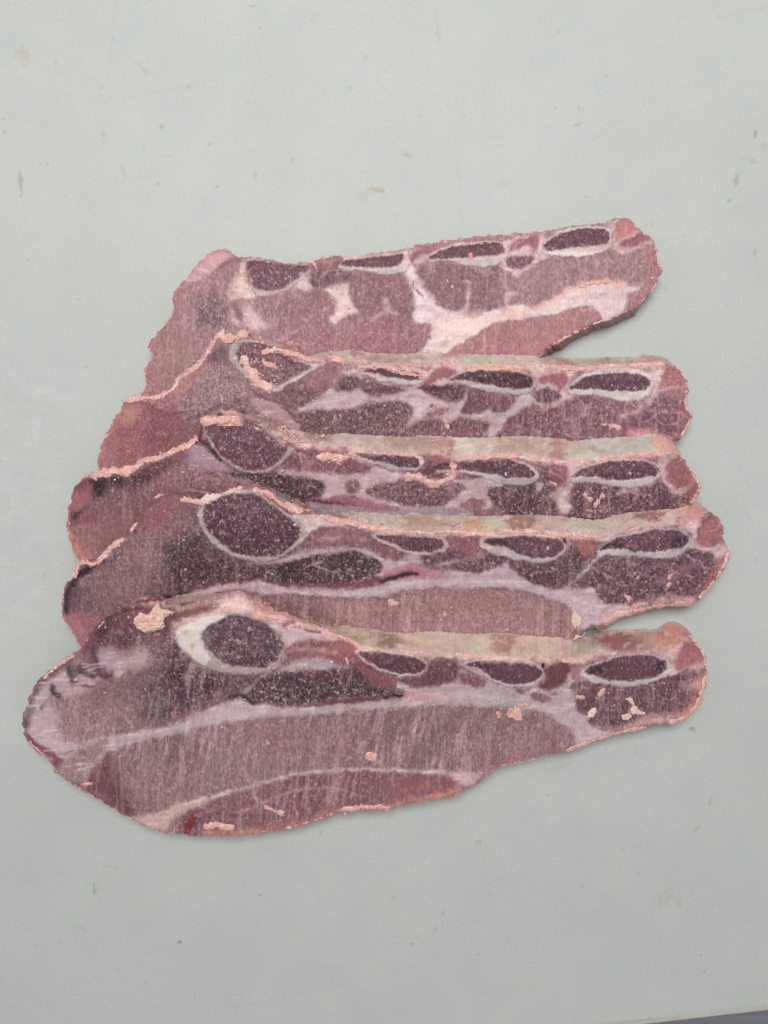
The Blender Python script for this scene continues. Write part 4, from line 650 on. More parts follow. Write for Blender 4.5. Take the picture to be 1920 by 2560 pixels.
# ---- slice 5: nearest
SL.append(dict(
 base=(142, 110, 112), st=.75,
 outline="K 58 1150 55 1050 90 950 120 870 160 790 220 730 300 670 400 590 500 540 560 470 600 380 680 290 750 250 850 200 930 172 1000 165 1080 140 1180 150 L 120 180 200 165 330 120 420 95 500 70 570 60 640 85 720 150 850 205 950 232 1100 292 1200 345 1300 395 1430 435 1520 492 M 200 395 400 410 600 432 800 440 1000 458 1200 470 1400 478 1659 480 N 420 478 500 490 600 465 750 440 900 428 1050 418 1150 410 1250 380 1320 330 1380 310 1450 400 1480 480 1485 600 1480 690 1440 780 1390 870 1330 932 1230 972 1130 992 1000 1022 850 1042 700 1090 600 1122 480 1162 380 1208 200 1232 60 1262 M 1200 1320 1110 1362 1050 1422 950 1490 850 1550 700 1585 500 1620 Q 1266 982 1150 1010 1060 1032 980 1030 900 1050 820 1036 740 1060 680 1046 600 1080 480 1130 300 1180 150 1206 0 1226 O 1500 1236 1300 1246 1050 1241 850 1206 700 1166 600 1110 480 1050 380 980 280 920 180 860 80 800 0 740 K 310 1480 240 1380 170 1340 120 1270 80 1220",
 outer="K 700 255 850 175 950 128 1050 92 1150 92 1200 120 L 0 112 130 80 300 70 400 78 470 55 560 42 640 65 740 105 900 190 1000 210 1100 252 1220 318 1320 338 1420 328 1500 345 1659 357 M 250 246 450 260 600 250 700 245 850 265 1000 270 1150 257 1350 278 1659 300 N 400 318 520 282 600 260 750 240 950 237 1100 228 1180 175 1230 172 1300 200 1380 280",
 flares=[],
 shapes=[
  ('P', None, "K 300 960 380 900 600 840 650 900 700 1050 750 1180 600 1230 400 1250 350 1130", (150, 119, 121), X(PAINT, soft=30, st=.45, fr=.5)),
  ('P', None, "K 560 480 640 350 700 290 850 200 1000 170 1240 200 1250 330 1250 450 1150 480 1000 490 900 520 800 480 700 500 620 510", (104, 66, 76), X(PAINT, soft=15, fr=.6, wet=.5, st=.2)),
  ('P', None, "K 700 290 850 220 950 260 900 330 760 340 700 330", (110, 48, 62), X(PAINT, soft=12, fr=.4, wet=.5, st=0)),
  ('P', None, "K 880 500 1100 440 1250 500 1150 600 1000 560", (124, 94, 98), X(PAINT, soft=24, fr=.7)),
  ('P', None, "K 750 250 1000 170 1200 250 1000 240 800 290", (128, 66, 76), X(PAINT, soft=10, fr=.3, wet=.5, st=0)),
  ('P', 'muscle', "K 1230 480 1300 560 L 130 600 250 680 500 730 740 720 640 830 400 910 250 985 100 1030 0 1050 -120 900 -100 700", (84, 64, 68), X(MUS, soft=22, fr=.75, st=.75)),
  ('P', None, "K 960 740 1150 640 1250 900 1200 1060 1000 1100", (112, 86, 90), X(PAINT, soft=36, st=.85, fr=.5)),
  ('P', 'fat', "K 60 1050 100 960 130 880 230 770 330 720 420 650 520 620 560 570 620 530 700 530 800 560 870 600 960 530 1060 560 1040 640 900 690 820 740 700 780 600 820 500 870 380 880 320 900 300 960 340 1080 350 1160 380 1240 540 1262 500 1330 400 1410 350 1475 300 1440 200 1330 110 1250 65 1180", (180, 160, 168), X(FAT, soft=10)),
  ('P', None, "K 380 820 520 780 600 820 500 880 400 890", (188, 160, 160), X(FAT, soft=12, h=0)),
  ('P', None, "K 860 560 960 530 1050 570 1000 650 900 640", (184, 162, 160), X(FAT, soft=18, h=0)),
  ('L', None, "K 240 760 330 690 440 600 520 560", (150, 110, 88), X(PAINT, w=16, soft=10, wet=.4)),
  ('L', None, "K 150 860 90 960 65 1080 70 1180", (140, 100, 96), X(PAINT, w=10, soft=9, wet=.4)),
  ('P', None, "K 55 1060 90 1080 100 1120 85 1150 55 1150", (62, 48, 54), X(PAINT, soft=6)),
  ('P', None, "K 65 980 110 960 120 1060 90 1090 60 1060", (130, 106, 110), X(PAINT, soft=12)),
  ('P', None, "K 410 640 500 640 560 690 520 730 430 745", (112, 100, 104), X(PAINT, soft=9)),
  ('L', 'stain', "K 412 650 425 700 445 770 460 785", (70, 50, 60), X(PAINT, w=12, soft=9)),
  ('L', 'stain', "K 500 650 515 690 560 720 610 732", (72, 48, 58), X(PAINT, w=14, soft=9)),
  ('L', 'stain', "K 290 820 300 870 280 890 245 930 225 960 200 1000", (96, 50, 70), X(PAINT, w=8, soft=8)),
  ('L', None, "K 290 810 305 870 340 895", (70, 58, 66), X(PAINT, w=10, soft=7)),
  ('L', None, "K 470 780 540 810 620 815", (130, 74, 96), X(PAINT, w=4, soft=5)),
  ('L', None, "K 560 500 605 560 620 620 670 700 745 730", (124, 56, 80), X(PAINT, w=20, soft=15, wet=.6)),
  ('P', None, "K 520 500 600 400 680 320 720 400 660 500 580 560", (112, 60, 72), X(PAINT, soft=12, wet=.5)),
  ('L', None, "K 670 720 710 745 760 725", (80, 36, 52), X(PAINT, w=6, soft=5)),
  ('L', None, "K 560 850 660 800 800 750", (150, 108, 122), X(PAINT, w=5, soft=5)),
  ('L', None, "K 100 1220 170 1290 260 1330 320 1380", (140, 70, 98), X(PAINT, w=7, soft=6, wet=.5)),
  ('P', None, "K 280 1420 330 1380 380 1400 340 1480 310 1470", (130, 66, 92), X(PAINT, soft=6, wet=.5)),
  ('L', 'vein', "K 350 1360 400 1345 455 1322", (70, 50, 66), dict(w=2.5, soft=2.5, fr=.1)),
  ('L', None, "K 530 500 600 390 680 300 760 250 900 185 1000 180", (62, 28, 42), X(PAINT, w=10, soft=8, wet=.7, fr=.2)),
  ('L', None, "K 600 520 640 600 650 680 720 735", (92, 34, 60), X(PAINT, w=8, soft=6, wet=.6)),
  ('L', None, "K 60 1180 110 1240 200 1320 300 1390 320 1450", (128, 48, 76), X(PAINT, w=7, soft=6, wet=.6)),
  ('P', 'fat', "L 30 300 150 250 300 200 400 140 520 100 640 110 740 205 850 240 1000 285 1230 345 1300 395 1430 440 1560 500 1659 520 1560 560 1500 510 1300 460 1180 440 1050 460 960 500 930 420 860 340 800 300 700 262 560 235 420 240 300 290 100 335", (214, 174, 166), X(FAT, soft=5, wet=.5)),
  ('P', 'fat', "L 800 300 900 300 960 340 1100 380 1210 400 1280 430 1100 450 950 490 900 400", (194, 172, 180), X(FAT, soft=5)),
  ('P', 'fat', "L 400 170 520 130 600 140 650 200 600 225 500 215 400 210", (226, 196, 182), X(FAT, soft=12)),
  ('P', None, "L 0 250 120 215 250 185 380 160 400 190 250 240 100 290 0 300", (120, 72, 78), X(PAINT, soft=8, fr=.3, wet=.6, st=0)),
  ('L', 'membrane', "L 40 262 150 248 250 228 330 205", (72, 38, 48), X(FAT, w=7, soft=5, wet=.6)),
  ('L', None, "L 20 220 150 190 300 150 420 110", (150, 118, 104), X(PAINT, w=8, soft=6, wet=.5)),
  ('L', 'membrane', "L 630 120 680 170 760 210 740 240", (146, 52, 70), X(FAT, w=7, soft=5, wet=.6)),
  ('P', None, "L 640 90 740 120 900 195 1050 240 1200 330 1000 270 850 220 740 180", (190, 120, 120), X(FAT, soft=7, wet=.5, h=0)),
  ('L', None, "L 930 340 975 312 1000 310", (146, 74, 98), X(PAINT, w=9, soft=6, wet=.5)),
  ('P', None, "L 960 310 1060 330 1200 360 1215 385 1150 380 1050 370", (190, 124, 126), X(PAINT, soft=7, wet=.5)),
  ('L', None, "L 1050 350 1140 378 1215 383", (128, 56, 70), X(PAINT, w=4, soft=4)),
  ('L', None, "K 100 930 180 800 280 710 420 600 520 540", (112, 74, 84), X(PAINT, w=12, soft=13, wet=.5)),
  ('P', None, "K 500 620 560 560 640 560 680 640 760 740 700 760 620 720 540 700", (118, 66, 86), X(PAINT, soft=14, op=.7)),
  ('P', None, "K 760 440 860 400 960 430 900 500 820 500", (92, 50, 64), X(PAINT, soft=14, op=.7, fr=.5)),
  ('P', None, "K 640 360 700 290 800 260 800 330 720 380 680 430", (70, 36, 48), X(PAINT, soft=10, op=.8, fr=.3)),
  ('P', None, "K 60 1000 110 930 150 960 130 1080 100 1150 60 1150", (120, 96, 104), X(PAINT, soft=14, op=.7)),
  ('P', 'bone', "L 45 400 80 335 200 285 330 240 440 238 560 228 700 258 820 318 902 380 945 470 922 560 862 642 760 702 600 724 450 712 330 675 240 625 140 545 70 470", (182, 164, 162), X(BON, soft=4)),
  ('P', 'bone_cap', "L 62 400 92 345 200 302 350 252 445 250 420 300 330 350 300 420 290 500 330 600 300 652 220 612 130 530 75 460", (238, 234, 222), X(BON, soft=6, fr=.05, label='chalk white bone cap')),
  ('P', None, "L 180 480 210 490 215 530 190 545", (232, 205, 180), X(BON, soft=6, h=0)), ('P', None, "L 110 380 160 370 150 410 115 410", (234, 208, 186), X(BON, soft=6, h=0)),
  ('P', 'marrow', "L 275 410 330 330 430 278 530 252 650 278 780 328 872 400 915 480 900 560 830 632 730 672 580 665 450 640 380 580 320 500", (82, 66, 72), X(MAR, soft=5, fr=.8, st=.3)),
  ('P', None, "L 255 420 330 340 350 420 340 500 300 480", (120, 106, 110), X(MAR, soft=10, h=0)),
  ('P', None, "L 640 420 780 440 740 540 640 520", (112, 96, 98), X(MAR, soft=22, h=0, fr=.9)),
  ('P', 'muscle', "L 630 870 740 780 860 700 1000 690 1200 680 1450 680 1659 680 M 350 620 370 700 400 740 300 765 0 795 L 1300 930 1100 955 950 968 850 950 720 948 650 910", (80, 65, 68), X(MUS, soft=7, fr=.95, st=.3)),
  ('P', None, "L 1100 700 1300 670 1500 690 1480 760 1250 790", (100, 62, 68), X(MUS, soft=16, fr=.4, h=0)),
  ('P', 'muscle', "L 930 530 1000 480 1100 460 1300 450 1450 470 1510 540 1560 590 1659 640 M 360 620 350 680 200 700 L 1500 665 1300 620 1100 598 960 590", (134, 84, 87), X(MUS, soft=5, fr=.35, st=.15)),
  ('P', None, "L 1320 470 1450 470 1490 530 1440 555 1340 540", (166, 96, 92), X(MUS, soft=6, fr=.15, st=0, h=0)),
  ('L', None, "L 960 535 1050 520 1200 530 1330 545", (186, 152, 150), X(FAT, w=7, soft=6)),
  ('P', 'fat', "L 930 660 1040 605 1200 600 1400 650 1420 665 1250 680 1100 690 960 700 880 700", (190, 170, 176), X(FAT, soft=5)),
  ('L', 'fat', "L 930 580 880 645 760 730 640 835 560 890", (178, 158, 160), X(FAT, w=6, soft=4)),
  ('P', 'fat_seam', "K 540 1282 700 1222 900 1190 1100 1150 1250 1120 1400 1062 L 200 1035 380 980 500 935 580 915 640 940 700 955 850 965 920 990 1000 985 1200 975 1450 945 M 0 825 200 808 420 790 430 740 370 700 360 620 400 600 480 690 620 690 740 672 840 650 850 575 900 570 1080 650 1090 640 1200 680 1320 700 1450 690 1500 700 1560 760 1659 760 N 250 740 340 690 390 600 430 640 400 700 440 760 440 840 470 900 540 940 560 990 620 1032 760 1060 850 1045 700 1092 500 1162 460 1120 430 1060 350 1000 250 930 120 880 30 870 M 1350 870 1200 850 1000 850 800 840 600 850 400 862 200 872 0 882 L 1300 1040 1000 1050 700 1070 500 1100 300 1130 0 1212 K 1100 1232 900 1292 750 1332 680 1402 600 1500 520 1570 470 1560 560 1450 640 1370 700 1325 560 1310", (190, 174, 180), X(FAT, soft=5, st=.3, fr=.12)),
  ('P', 'muscle', "M 855 590 900 572 1000 602 1070 660 1030 692 940 680 860 660", (130, 96, 101), X(MUS, soft=4)),
  ('P', None, "M 400 745 550 725 720 740 700 780 550 800 430 780", (206, 150, 154), X(FAT, soft=9, h=0, wet=.5)),
  ('L', None, "M 550 740 800 770 1000 760 1200 780", (206, 188, 190), X(FAT, w=10, soft=10, h=0)),
  ('L', 'membrane', "K 900 1170 1050 1140 1200 1110 1350 1050 1450 1020 L 280 1000 380 950 480 900 580 880", (124, 72, 92), X(FAT, w=6, soft=4, wet=.5, h=-1)),
  ('L', None, "L 480 905 580 885 620 910 680 950", (54, 50, 54), X(PAINT, w=9, soft=6)),
  ('L', 'membrane', "L 660 950 720 948 850 958 910 988 1000 982 1200 965 1300 940 1500 935 M 0 805 200 795 300 772 400 762", (86, 46, 62), X(FAT, w=6, soft=4, wet=.5, h=-1)),
  ('L', None, "L 1280 945 1500 930 M 0 800 200 790", (118, 58, 76), X(PAINT, w=9, soft=5)),
  ('L', None, "M 250 778 330 762 400 762", (44, 36, 44), X(PAINT, w=5, soft=3)),
  ('P', 'muscle', "M 350 640 420 618 560 602 600 560 600 520 640 480 700 450 800 470 850 550 832 620 740 672 600 692 480 692", (120, 78, 84), X(MUS, soft=5, fr=.45, st=.3)),
  ('P', 'bone', "M 20 430 60 398 200 402 400 425 540 465 595 510 575 572 500 604 400 605 280 585 160 535", (194, 180, 182), X(BON, soft=3)),
  ('P', 'marrow', "M 45 432 150 412 300 428 450 452 560 490 582 530 540 575 430 592 300 572 200 532", (94, 60, 70), X(MAR, soft=3, fr=.45)),
  ('P', 'bone', "M 870 522 930 488 1100 470 1350 480 1480 515 1535 580 1500 645 1400 695 1280 695 1150 665 1040 605", (190, 180, 184), X(BON, soft=3)),
  ('P', 'marrow', "M 905 522 960 500 1100 483 1300 488 1450 528 1512 580 1480 640 1380 672 1260 672 1140 642 1070 592 1000 542", (100, 66, 79), X(MAR, soft=3, fr=.4)),
  ('P', None, "M 905 520 1000 498 1080 510 1070 560 1000 540", (66, 50, 60), X(MAR, soft=6, h=0)),
  ('P', 'muscle', "N 145 685 210 622 200 562 260 522 340 500 402 512 392 580 362 660 250 712 180 718", (124, 66, 74), X(MUS, soft=4, fr=.15, st=0, wet=.5)),
  ('P', 'muscle', "N -30 720 60 705 90 715 20 750", (112, 84, 92), X(MUS, soft=4)),
  ('P', 'muscle', "N 90 745 150 735 220 765 262 800 200 822 110 800", (132, 102, 108), X(MUS, soft=4)),
  ('P', 'muscle', "N 420 540 460 525 470 560 430 600 415 570", (172, 110, 112), X(MUS, soft=6, fr=.1, st=0)),
  ('P', 'muscle', "N 440 790 460 725 500 700 400 715 410 670 520 648 700 660 850 680 1050 642 1180 600 1280 562 1430 540 1475 600 1400 660 1420 720 1440 780 1350 862 1280 902 1100 902 950 932 880 990 760 1012 640 1022 540 972 570 920 500 902 450 862", (106, 75, 83), X(MUS, soft=5, fr=.6, st=.5)),
  ('P', 'bone', "N 490 600 505 550 620 498 780 448 950 430 1080 438 1165 480 1212 540 1185 592 1080 645 950 685 820 690 680 665 560 645", (190, 182, 184), X(BON, soft=3)),
  ('P', 'marrow', "N 520 580 560 540 700 480 850 445 1000 440 1100 460 1162 510 1157 560 1080 612 960 642 800 647 680 632 590 602", (98, 64, 73), X(MAR, soft=3, fr=.45)),
  ('P', None, "N 530 570 600 530 690 540 680 590 600 600", (60, 46, 52), X(MAR, soft=7, h=0)),
  ('P', None, "N 1060 520 1120 480 1160 520 1150 560 1080 580", (66, 42, 52), X(MAR, soft=6, h=0)),
  ('P', 'fat', "N 1110 430 1180 415 1290 360 1260 430 1235 520 1240 560 1200 600 1200 540 1175 480", (210, 176, 178), X(FAT, soft=6)),
  ('P', 'muscle', "N 1290 410 1370 340 1460 430 1440 500 1280 542 1240 522", (168, 98, 101), X(MUS, soft=6, fr=.25, st=0, wet=.5)),
  ('L', 'fat', "N 1220 575 1350 548 1460 515", (206, 165, 166), X(FAT, w=9, soft=6)),
  ('L', None, "N 1480 600 1445 760 1380 880 1240 960", (196, 130, 114), X(PAINT, w=22, soft=14, st=0, wet=.5)),
  ('L', None, "N 1340 690 1420 670", (196, 150, 146), X(FAT, w=16, soft=10)),
  ('L', 'fat', "N 860 1025 1000 975 1100 960 1180 955", (216, 172, 166), X(FAT, w=14, soft=8)),
  ('P', 'muscle', "O 250 760 330 660 420 600 490 720 580 900 650 1060 600 1100 480 1040 350 960 240 880", (118, 74, 80), X(MUS, soft=20, fr=.3, st=.35)),
  ('P', 'fat', "O 80 660 230 560 300 500 400 470 400 540 300 640 210 780 150 830 60 780 30 720", (158, 124, 126), X(PAINT, soft=14, fr=.4)),
  ('P', 'muscle', "O 1000 1050 1200 980 1500 885 Q 0 870 300 775 600 738 900 730 1200 738 1450 768 1570 812 1600 880 1300 960 1000 1030 800 1050 600 1080 300 1180 0 1220 O 1400 1240 1050 1240 900 1190 950 1120", (124, 90, 94), X(MUS, soft=7, fr=.5, st=.6)),
  ('P', None, "Q 1200 790 1500 790 1560 850 1300 900 1100 880", (142, 86, 88), X(MUS, soft=18, fr=.2, st=.2, h=0)),
  ('L', 'fat_seam', "O 900 1060 950 1012 1100 972 1300 920 1500 865 1650 822 Q 150 798 300 756 450 732 700 714 900 714 1200 722 1500 740", (214, 196, 186), X(FAT, w=6, soft=4)),
  ('P', 'fat', "O 610 1115 700 1075 800 1065 900 1020 1000 978 1150 955 1220 970 1150 1010 1050 1042 960 1092 900 1140 880 1200 780 1195 700 1172", (200, 172, 166), X(FAT, soft=6)),
  ('P', 'fat', "Q 1480 735 1659 740 M 1000 1370 1090 1370 1000 1450 930 1500 860 1460 780 1400", (200, 168, 168), X(FAT, soft=7)),
  ('L', None, "O 1440 1130 1500 1050 1600 1012 Q 100 965 250 900 400 866 600 860 750 900 870 940", (176, 146, 144), X(FAT, w=4, soft=4)),
  ('L', None, "O 1510 740 1560 860 1620 1040", (182, 156, 152), X(FAT, w=4, soft=3)),
  ('L', None, "Q -20 1215 150 1195 300 1165 480 1115 600 1065 740 1045 900 1035", (182, 118, 104), X(PAINT, w=18, soft=12, st=0, wet=.5)),
  ('L', None, "Q 900 1020 1100 1000 1300 955 1500 920 1640 885", (190, 128, 110), X(PAINT, w=16, soft=10, st=0, wet=.5)),
  ('L', None, "O 1200 1225 1400 1225 1600 1210", (190, 138, 120), X(PAINT, w=16, soft=10, st=0, wet=.5)),
  ('L', None, "M 1050 1380 1200 1310 1400 1250 1659 1235", (150, 100, 116), X(PAINT, w=20, soft=16)),
  ('L', None, "M 560 490 480 700 560 900", (0, 0, 0), dict(op=0, w=1)),
  ('L', None, "L 1520 495 1600 515 M 200 402 400 418 600 440 800 448 1000 466 1200 478 1400 486 N 300 478 420 486 500 497", (222, 202, 192), X(FAT, w=9, soft=5, h=.8)),
  ('L', None, "N 176 520 182 532", (28, 24, 28), dict(w=6, soft=2)),
 ],
 crumbs=[("K 540 480 620 400 700 300", 3, 30, 3), ("K 230 740 330 650 450 580", 4, 60, 3.4), ("L 700 250 850 270 900 280", 9, 90, 3.6), ("L 1230 355 1300 395 1430 435 1520 490", 4, 60, 3.4),
         ("M 380 400 500 408 620 425", 4, 50, 4), ("M 830 430 900 430 980 440 1060 440 1150 430 1220 440", 8, 120, 4.6), ("M 330 245 480 262 600 250 700 245 830 262 1000 268 1150 256 1300 275 1500 280", 4, 160, 3.2), ("M 1500 290 1600 300", 6, 40, 4),
         ("M 550 340 620 320", 5, 16, 3.5), ("M 1070 290 1110 390", 7, 34, 4.5), ("N 360 470 450 475 520 460 600 420 680 400 740 410", 10, 240, 4.8), ("N 830 400 870 400", 8, 26, 4.8), ("N 1000 405 1050 400", 6, 20, 5), ("N 1100 400 1200 395 1270 370", 6, 60, 4.4),
         ("N 570 270 640 265", 5, 20, 4), ("N 300 340 330 370", 4, 14, 4), ("N 1340 270 1450 400 1480 520", 5, 80, 3.4), ("N 1470 620 1430 800 1330 930 1200 980", 5, 110, 3.4), ("N 1000 1020 850 1042 700 1085 480 1160 380 1205", 4, 110, 3.2),
         ("M 1659 1235 1200 1320", 3, 50, 2.5), ("Q 680 1040 800 1020 980 1020 1050 1025", 7, 90, 4), ("Q 0 1215 300 1170 600 1070", 4, 60, 3), ("O 600 1110 280 920 80 800", 3, 70, 2.6), ("K 60 1150 110 1260 240 1380 320 1490", 3, 60, 2.6),
         ("O 1200 1170 1300 1160 1400 1180", 8, 40, 4), ("Q 80 1020 200 1060", 8, 24, 4), ("N 640 740 660 715", 10, 14, 4), ("N 460 775 510 775", 6, 10, 4), ("N 1120 660 1150 660", 6, 8, 4.5), ("M 1270 900 1330 920", 18, 26, 4), ("M 1160 900 1170 930", 6, 8, 4.5), ("L 1600 1370 1640 1380", 10, 14, 4.5), ("O 210 830 280 822", 4, 12, 4.5),
         ("L 1420 600 1440 640", 3, 10, 3.5), ("N 0 840 60 830", 8, 20, 4)],
 wall=(186, 164, 154), wallshapes=[
  ('P', None, "K 750 230 1050 85 1150 90 1200 130 1100 160 900 180 780 250", (116, 62, 70), dict(soft=5, wet=.5)),
  ('P', None, "K 1180 120 1400 80 L 400 80 300 140 0 220", (150, 128, 124), dict(soft=5, wet=.5)),
  ('P', None, "L 80 175 170 140 210 160 120 195", (44, 38, 42), dict(soft=5, wet=.5)),
  ('P', None, "L 400 90 560 40 650 60 640 110 500 110", (166, 112, 100), dict(soft=7, wet=.5)),
  ('P', None, "L 640 60 900 190 1050 230 1000 270 740 150", (140, 88, 92), dict(soft=6, wet=.6)),
  ('P', None, "L 900 190 1220 318 1250 350 1200 345 1000 250", (110, 76, 72), dict(soft=6, wet=.6)),
  ('P', None, "L 1200 310 1450 330 1500 360 1320 380", (182, 164, 144), dict(soft=8, wet=.6)),
  ('P', None, "L 1350 380 1659 360 M 150 250 350 300 400 390 0 350", (164, 146, 128), dict(soft=10, wet=.6)),
  ('P', None, "M 250 250 340 300 400 390 200 370", (128, 106, 96), dict(soft=10)),
  ('P', None, "M 480 290 620 290 560 370 420 370", (184, 166, 146), dict(soft=8)),
  ('P', None, "M 860 300 1060 290 1070 400 950 420 880 380", (176, 172, 154), dict(soft=8)),
  ('P', None, "M 1120 270 1300 290 1260 420 1140 400", (150, 114, 102), dict(soft=8)),
  ('P', None, "M 1320 330 1600 300 1659 420 1350 440", (182, 160, 142), dict(soft=8)),
  ('P', None, "N 380 360 600 300 640 370 500 430 400 440", (160, 158, 146), dict(soft=8)),
  ('P', None, "N 580 310 700 260 860 255 960 330 1000 400 760 420 700 370", (128, 84, 88), dict(soft=8)),
  ('P', None, "N 900 250 1080 250 1080 380 1000 400", (156, 128, 118), dict(soft=10)),
  ('P', None, "N 1090 250 1190 170 1260 180 1360 270 1300 340 1120 390", (172, 120, 112), dict(soft=8)),
 ],
))

# ------------------------------------------------------------------ board and table
def board_material():
    m, nt, bs = new_mat("cutting_board_plastic")
    tc = nn(nt, 'ShaderNodeTexCoord').outputs['Object']
    col = nn(nt, 'ShaderNodeAttribute', attribute_name="tint").outputs['Color']
    g = noise(nt, tc, 900, 3, 0.6)
    g2 = noise(nt, tc, 26, 3, 0.55)
    v = math_n(nt, 'ADD', maprange(nt, g, 0.3, 0.7, 0.955, 1.04), maprange(nt, g2, 0.3, 0.7, -0.018, 0.018))
    vc = nn(nt, 'ShaderNodeCombineColor')
    for i in range(3): nt.links.new(v, vc.inputs[i])
    nt.links.new(mixc(nt, 1.0, col, vc.outputs[0], 'MULTIPLY'), bs.inputs['Base Color'])
    bs.inputs['Roughness'].default_value = 0.55
    bs.inputs['Specular IOR Level'].default_value = 0.25
    t1 = noise(nt, mapping(nt, tc, (0, 0, 0.1), (1.0, 2.6, 1.0)), 420, 2, 0.5)
    cut = noise(nt, mapping(nt, tc, (0, 0, 1.25), (0.05, 1.0, 1.0)), 320, 2, 0.5)
    h = math_n(nt, 'ADD', t1, math_n(nt, 'MULTIPLY', maprange(nt, cut, 0.60, 0.66, 0, 1), -0.35))
    b = nn(nt, 'ShaderNodeBump'); b.inputs['Strength'].default_value = 0.35; b.inputs['Distance'].default_value = 0.00014
    nt.links.new(h, b.inputs['Height']); nt.links.new(b.outputs[0], bs.inputs['Normal'])
    return m
def prop(o, **k):
    for a, b in k.items(): o[a] = b
    return o
BOARD_T = 0.020
def edge_y(px):             # traced near edge of the board (pixel row for a pixel column)
    return 2532 + (1920 - px) * 0.1144
def build_board():
    root = prop(bpy.data.objects.new("cutting_board", None), label="white plastic cutting board with faint brown stains and knife marks under the meat", category="cutting board")
    scene.collection.objects.link(root); root.location = (0, 0, -BOARD_T)
    s = 4.5
    xs = np.arange(-40, 1962, s); nj = int(2700 / s)
    # rows follow the skewed near edge so that the mesh ends cleanly on it
    X_, J = np.meshgrid(xs, np.arange(nj + 1))
    Y_ = edge_y(X_) - 9 - J * s
    px, py = X_.ravel(), Y_.ravel()
    n = len(px)
    base = alb((204, 208, 203), 1.10)
    tint = np.repeat(base[None], n, 0)
    m = fbm(px, py, 220, 1) ; m2 = fbm(px, py, 60, 4)
    tint *= (1 + 0.018 * m + 0.012 * m2)[:, None]
    tint *= 1 + np.stack([m2, m2 * .4, -m2], -1) * 0.010
    # glare on the damp, frosty left side, painted as lighter mottled colour
    fr = sstep(-.1, .6, fbm(px, py * 1.4, 26, 2)) * sstep(360, 60, px) * sstep(820, 1000, py) * sstep(1800, 1400, py)
    tint = tint * (1 + 0.05 * fr[:, None])
    def stain(cx, cy, rx, ry, ang, c, op, rag=.5):
        R = max(rx, ry) * 2.2 + 6
        i = np.nonzero((abs(px - cx) < R) & (abs(py - cy) < R))[0]
        if not len(i): return
        x = px[i] - cx; y = py[i] - cy
        ca, sa = math.cos(ang), math.sin(ang)
        u = (x * ca + y * sa) / rx; v = (-x * sa + y * ca) / ry
        d = np.sqrt(u * u + v * v) + rag * vnoise(px[i], py[i], 9, 6)
        a = (sstep(1.25, .35, d) * op * .85)[:, None]
        tint[i] = tint[i] * (1 - a) + alb(c, 1.10)[None] * a
    B = (186, 160, 128); k = 1.1573
    for (x, y, rx, ry, a, c, op) in [
        (50, 118, 16, 30, .2, (196, 178, 152), .5), (45, 398, 5, 30, .05, (178, 140, 100), .6), (225, 290, 5, 14, .2, B, .5), (268, 372, 5, 20, .5, B, .4),
        (350, 275, 5, 8, .2, B, .6), (551, 375, 5, 12, .1, B, .6), (815, 411, 22, 7, -.2, (196, 168, 132), .75), (785, 425, 20, 14, .5, (196, 180, 160), .25), (878, 335, 8, 18, 1.2, B, .45),
        (945, 60, 5, 44, .08, (190, 186, 160), .45), (755, 190, 9, 6, 0, B, .3), (1243, 270, 16, 4, .2, B, .6), (1090, 395, 22, 12, .4, (200, 178, 160), .3), (1632, 290, 4, 14, .1, (168, 128, 96), .65),
        (1620, 345, 22, 5, -.3, B, .4), (1650, 315, 8, 16, .2, B, .4), (1590, 390, 7, 18, -.1, (180, 150, 112), .6), (1575, 434, 6, 6, 0, B, .5), (1630, 545, 5, 12, 0, B, .5), (1440, 620, 5, 9, 0, B, .3),
        (96, 1247, 4, 22, -.15, (198, 186, 150), .7), (1047, 1818, 6, 26, -.35, (214, 206, 192), .85), (1040, 1790, 8, 24, -.3, (218, 212, 200), .6), (203, 1920, 4, 14, 0, (150, 132, 104), .55), (1034, 1820, 9, 6, 0, B, .4),
        (1497, 1575, 9, 7, .3, (158, 146, 116), .85), (1435, 1940, 30, 26, .5, (192, 184, 172), .32), (1468, 1950, 10, 14, .2, (188, 172, 154), .35), (388, 2036, 4, 4, 0, (110, 104, 100), .8), (1535, 1730, 5, 18, -.2, B, .35), (1505, 1790, 16, 8, .7, B, .3),
        (1210, 1655, 40, 10, .3, (196, 180, 160), .25), (165, 2000, 30, 6, -.4, B, .2), (850, 1940, 8, 4, 0, (172, 166, 160), .4), (310, 150, 7, 20, .9, B, .35), (60, 560, 5, 5, 0, (170, 170, 168), .4), (1255, 235, 5, 12, 1, B, .4), (905, 250, 5, 9, 0, B, .3), (10, 285, 10, 5, .3, B, .5), (1408, 480, 4, 14, .1, B, .45), (235, 1870, 30, 5, -.3, (188, 178, 160), .3)]:
        stain(x * k, y * k, rx * k * .9, ry * k * .9, -a, c, op)
    r = np.random.default_rng(3)
    for i in range(300):
        x, y = r.uniform(0, 1920), r.uniform(0, 2520)
        if r.random() < .55: stain(x, y, r.uniform(3, 5), r.uniform(3, 5), 0, (130, 127, 120), r.uniform(.15, .5), .2)
        else: stain(x, y, r.uniform(3.5, 8), r.uniform(4, 14), r.uniform(0, 3), B, r.uniform(.03, .14))
    for i in range(46):      # long faint knife marks that have taken up colour
        x, y = r.uniform(0, 1920), r.uniform(0, 2500); a = r.choice([-.35, -.25, .9, 1.4]) + r.normal() * .15
        L = r.uniform(40, 220)
        stain(x, y, L, 3.2, a, (176, 166, 148), r.uniform(.05, .15), .7)
    # discoloured near edge
    e = edge_y(px) - py
    a = (sstep(30, 10, e) * sstep(-.7, .5, fbm(px, py, 40, 2)) * .5)[:, None]
    tint = tint * (1 - a) + alb((196, 182, 168), 1.10)[None] * a
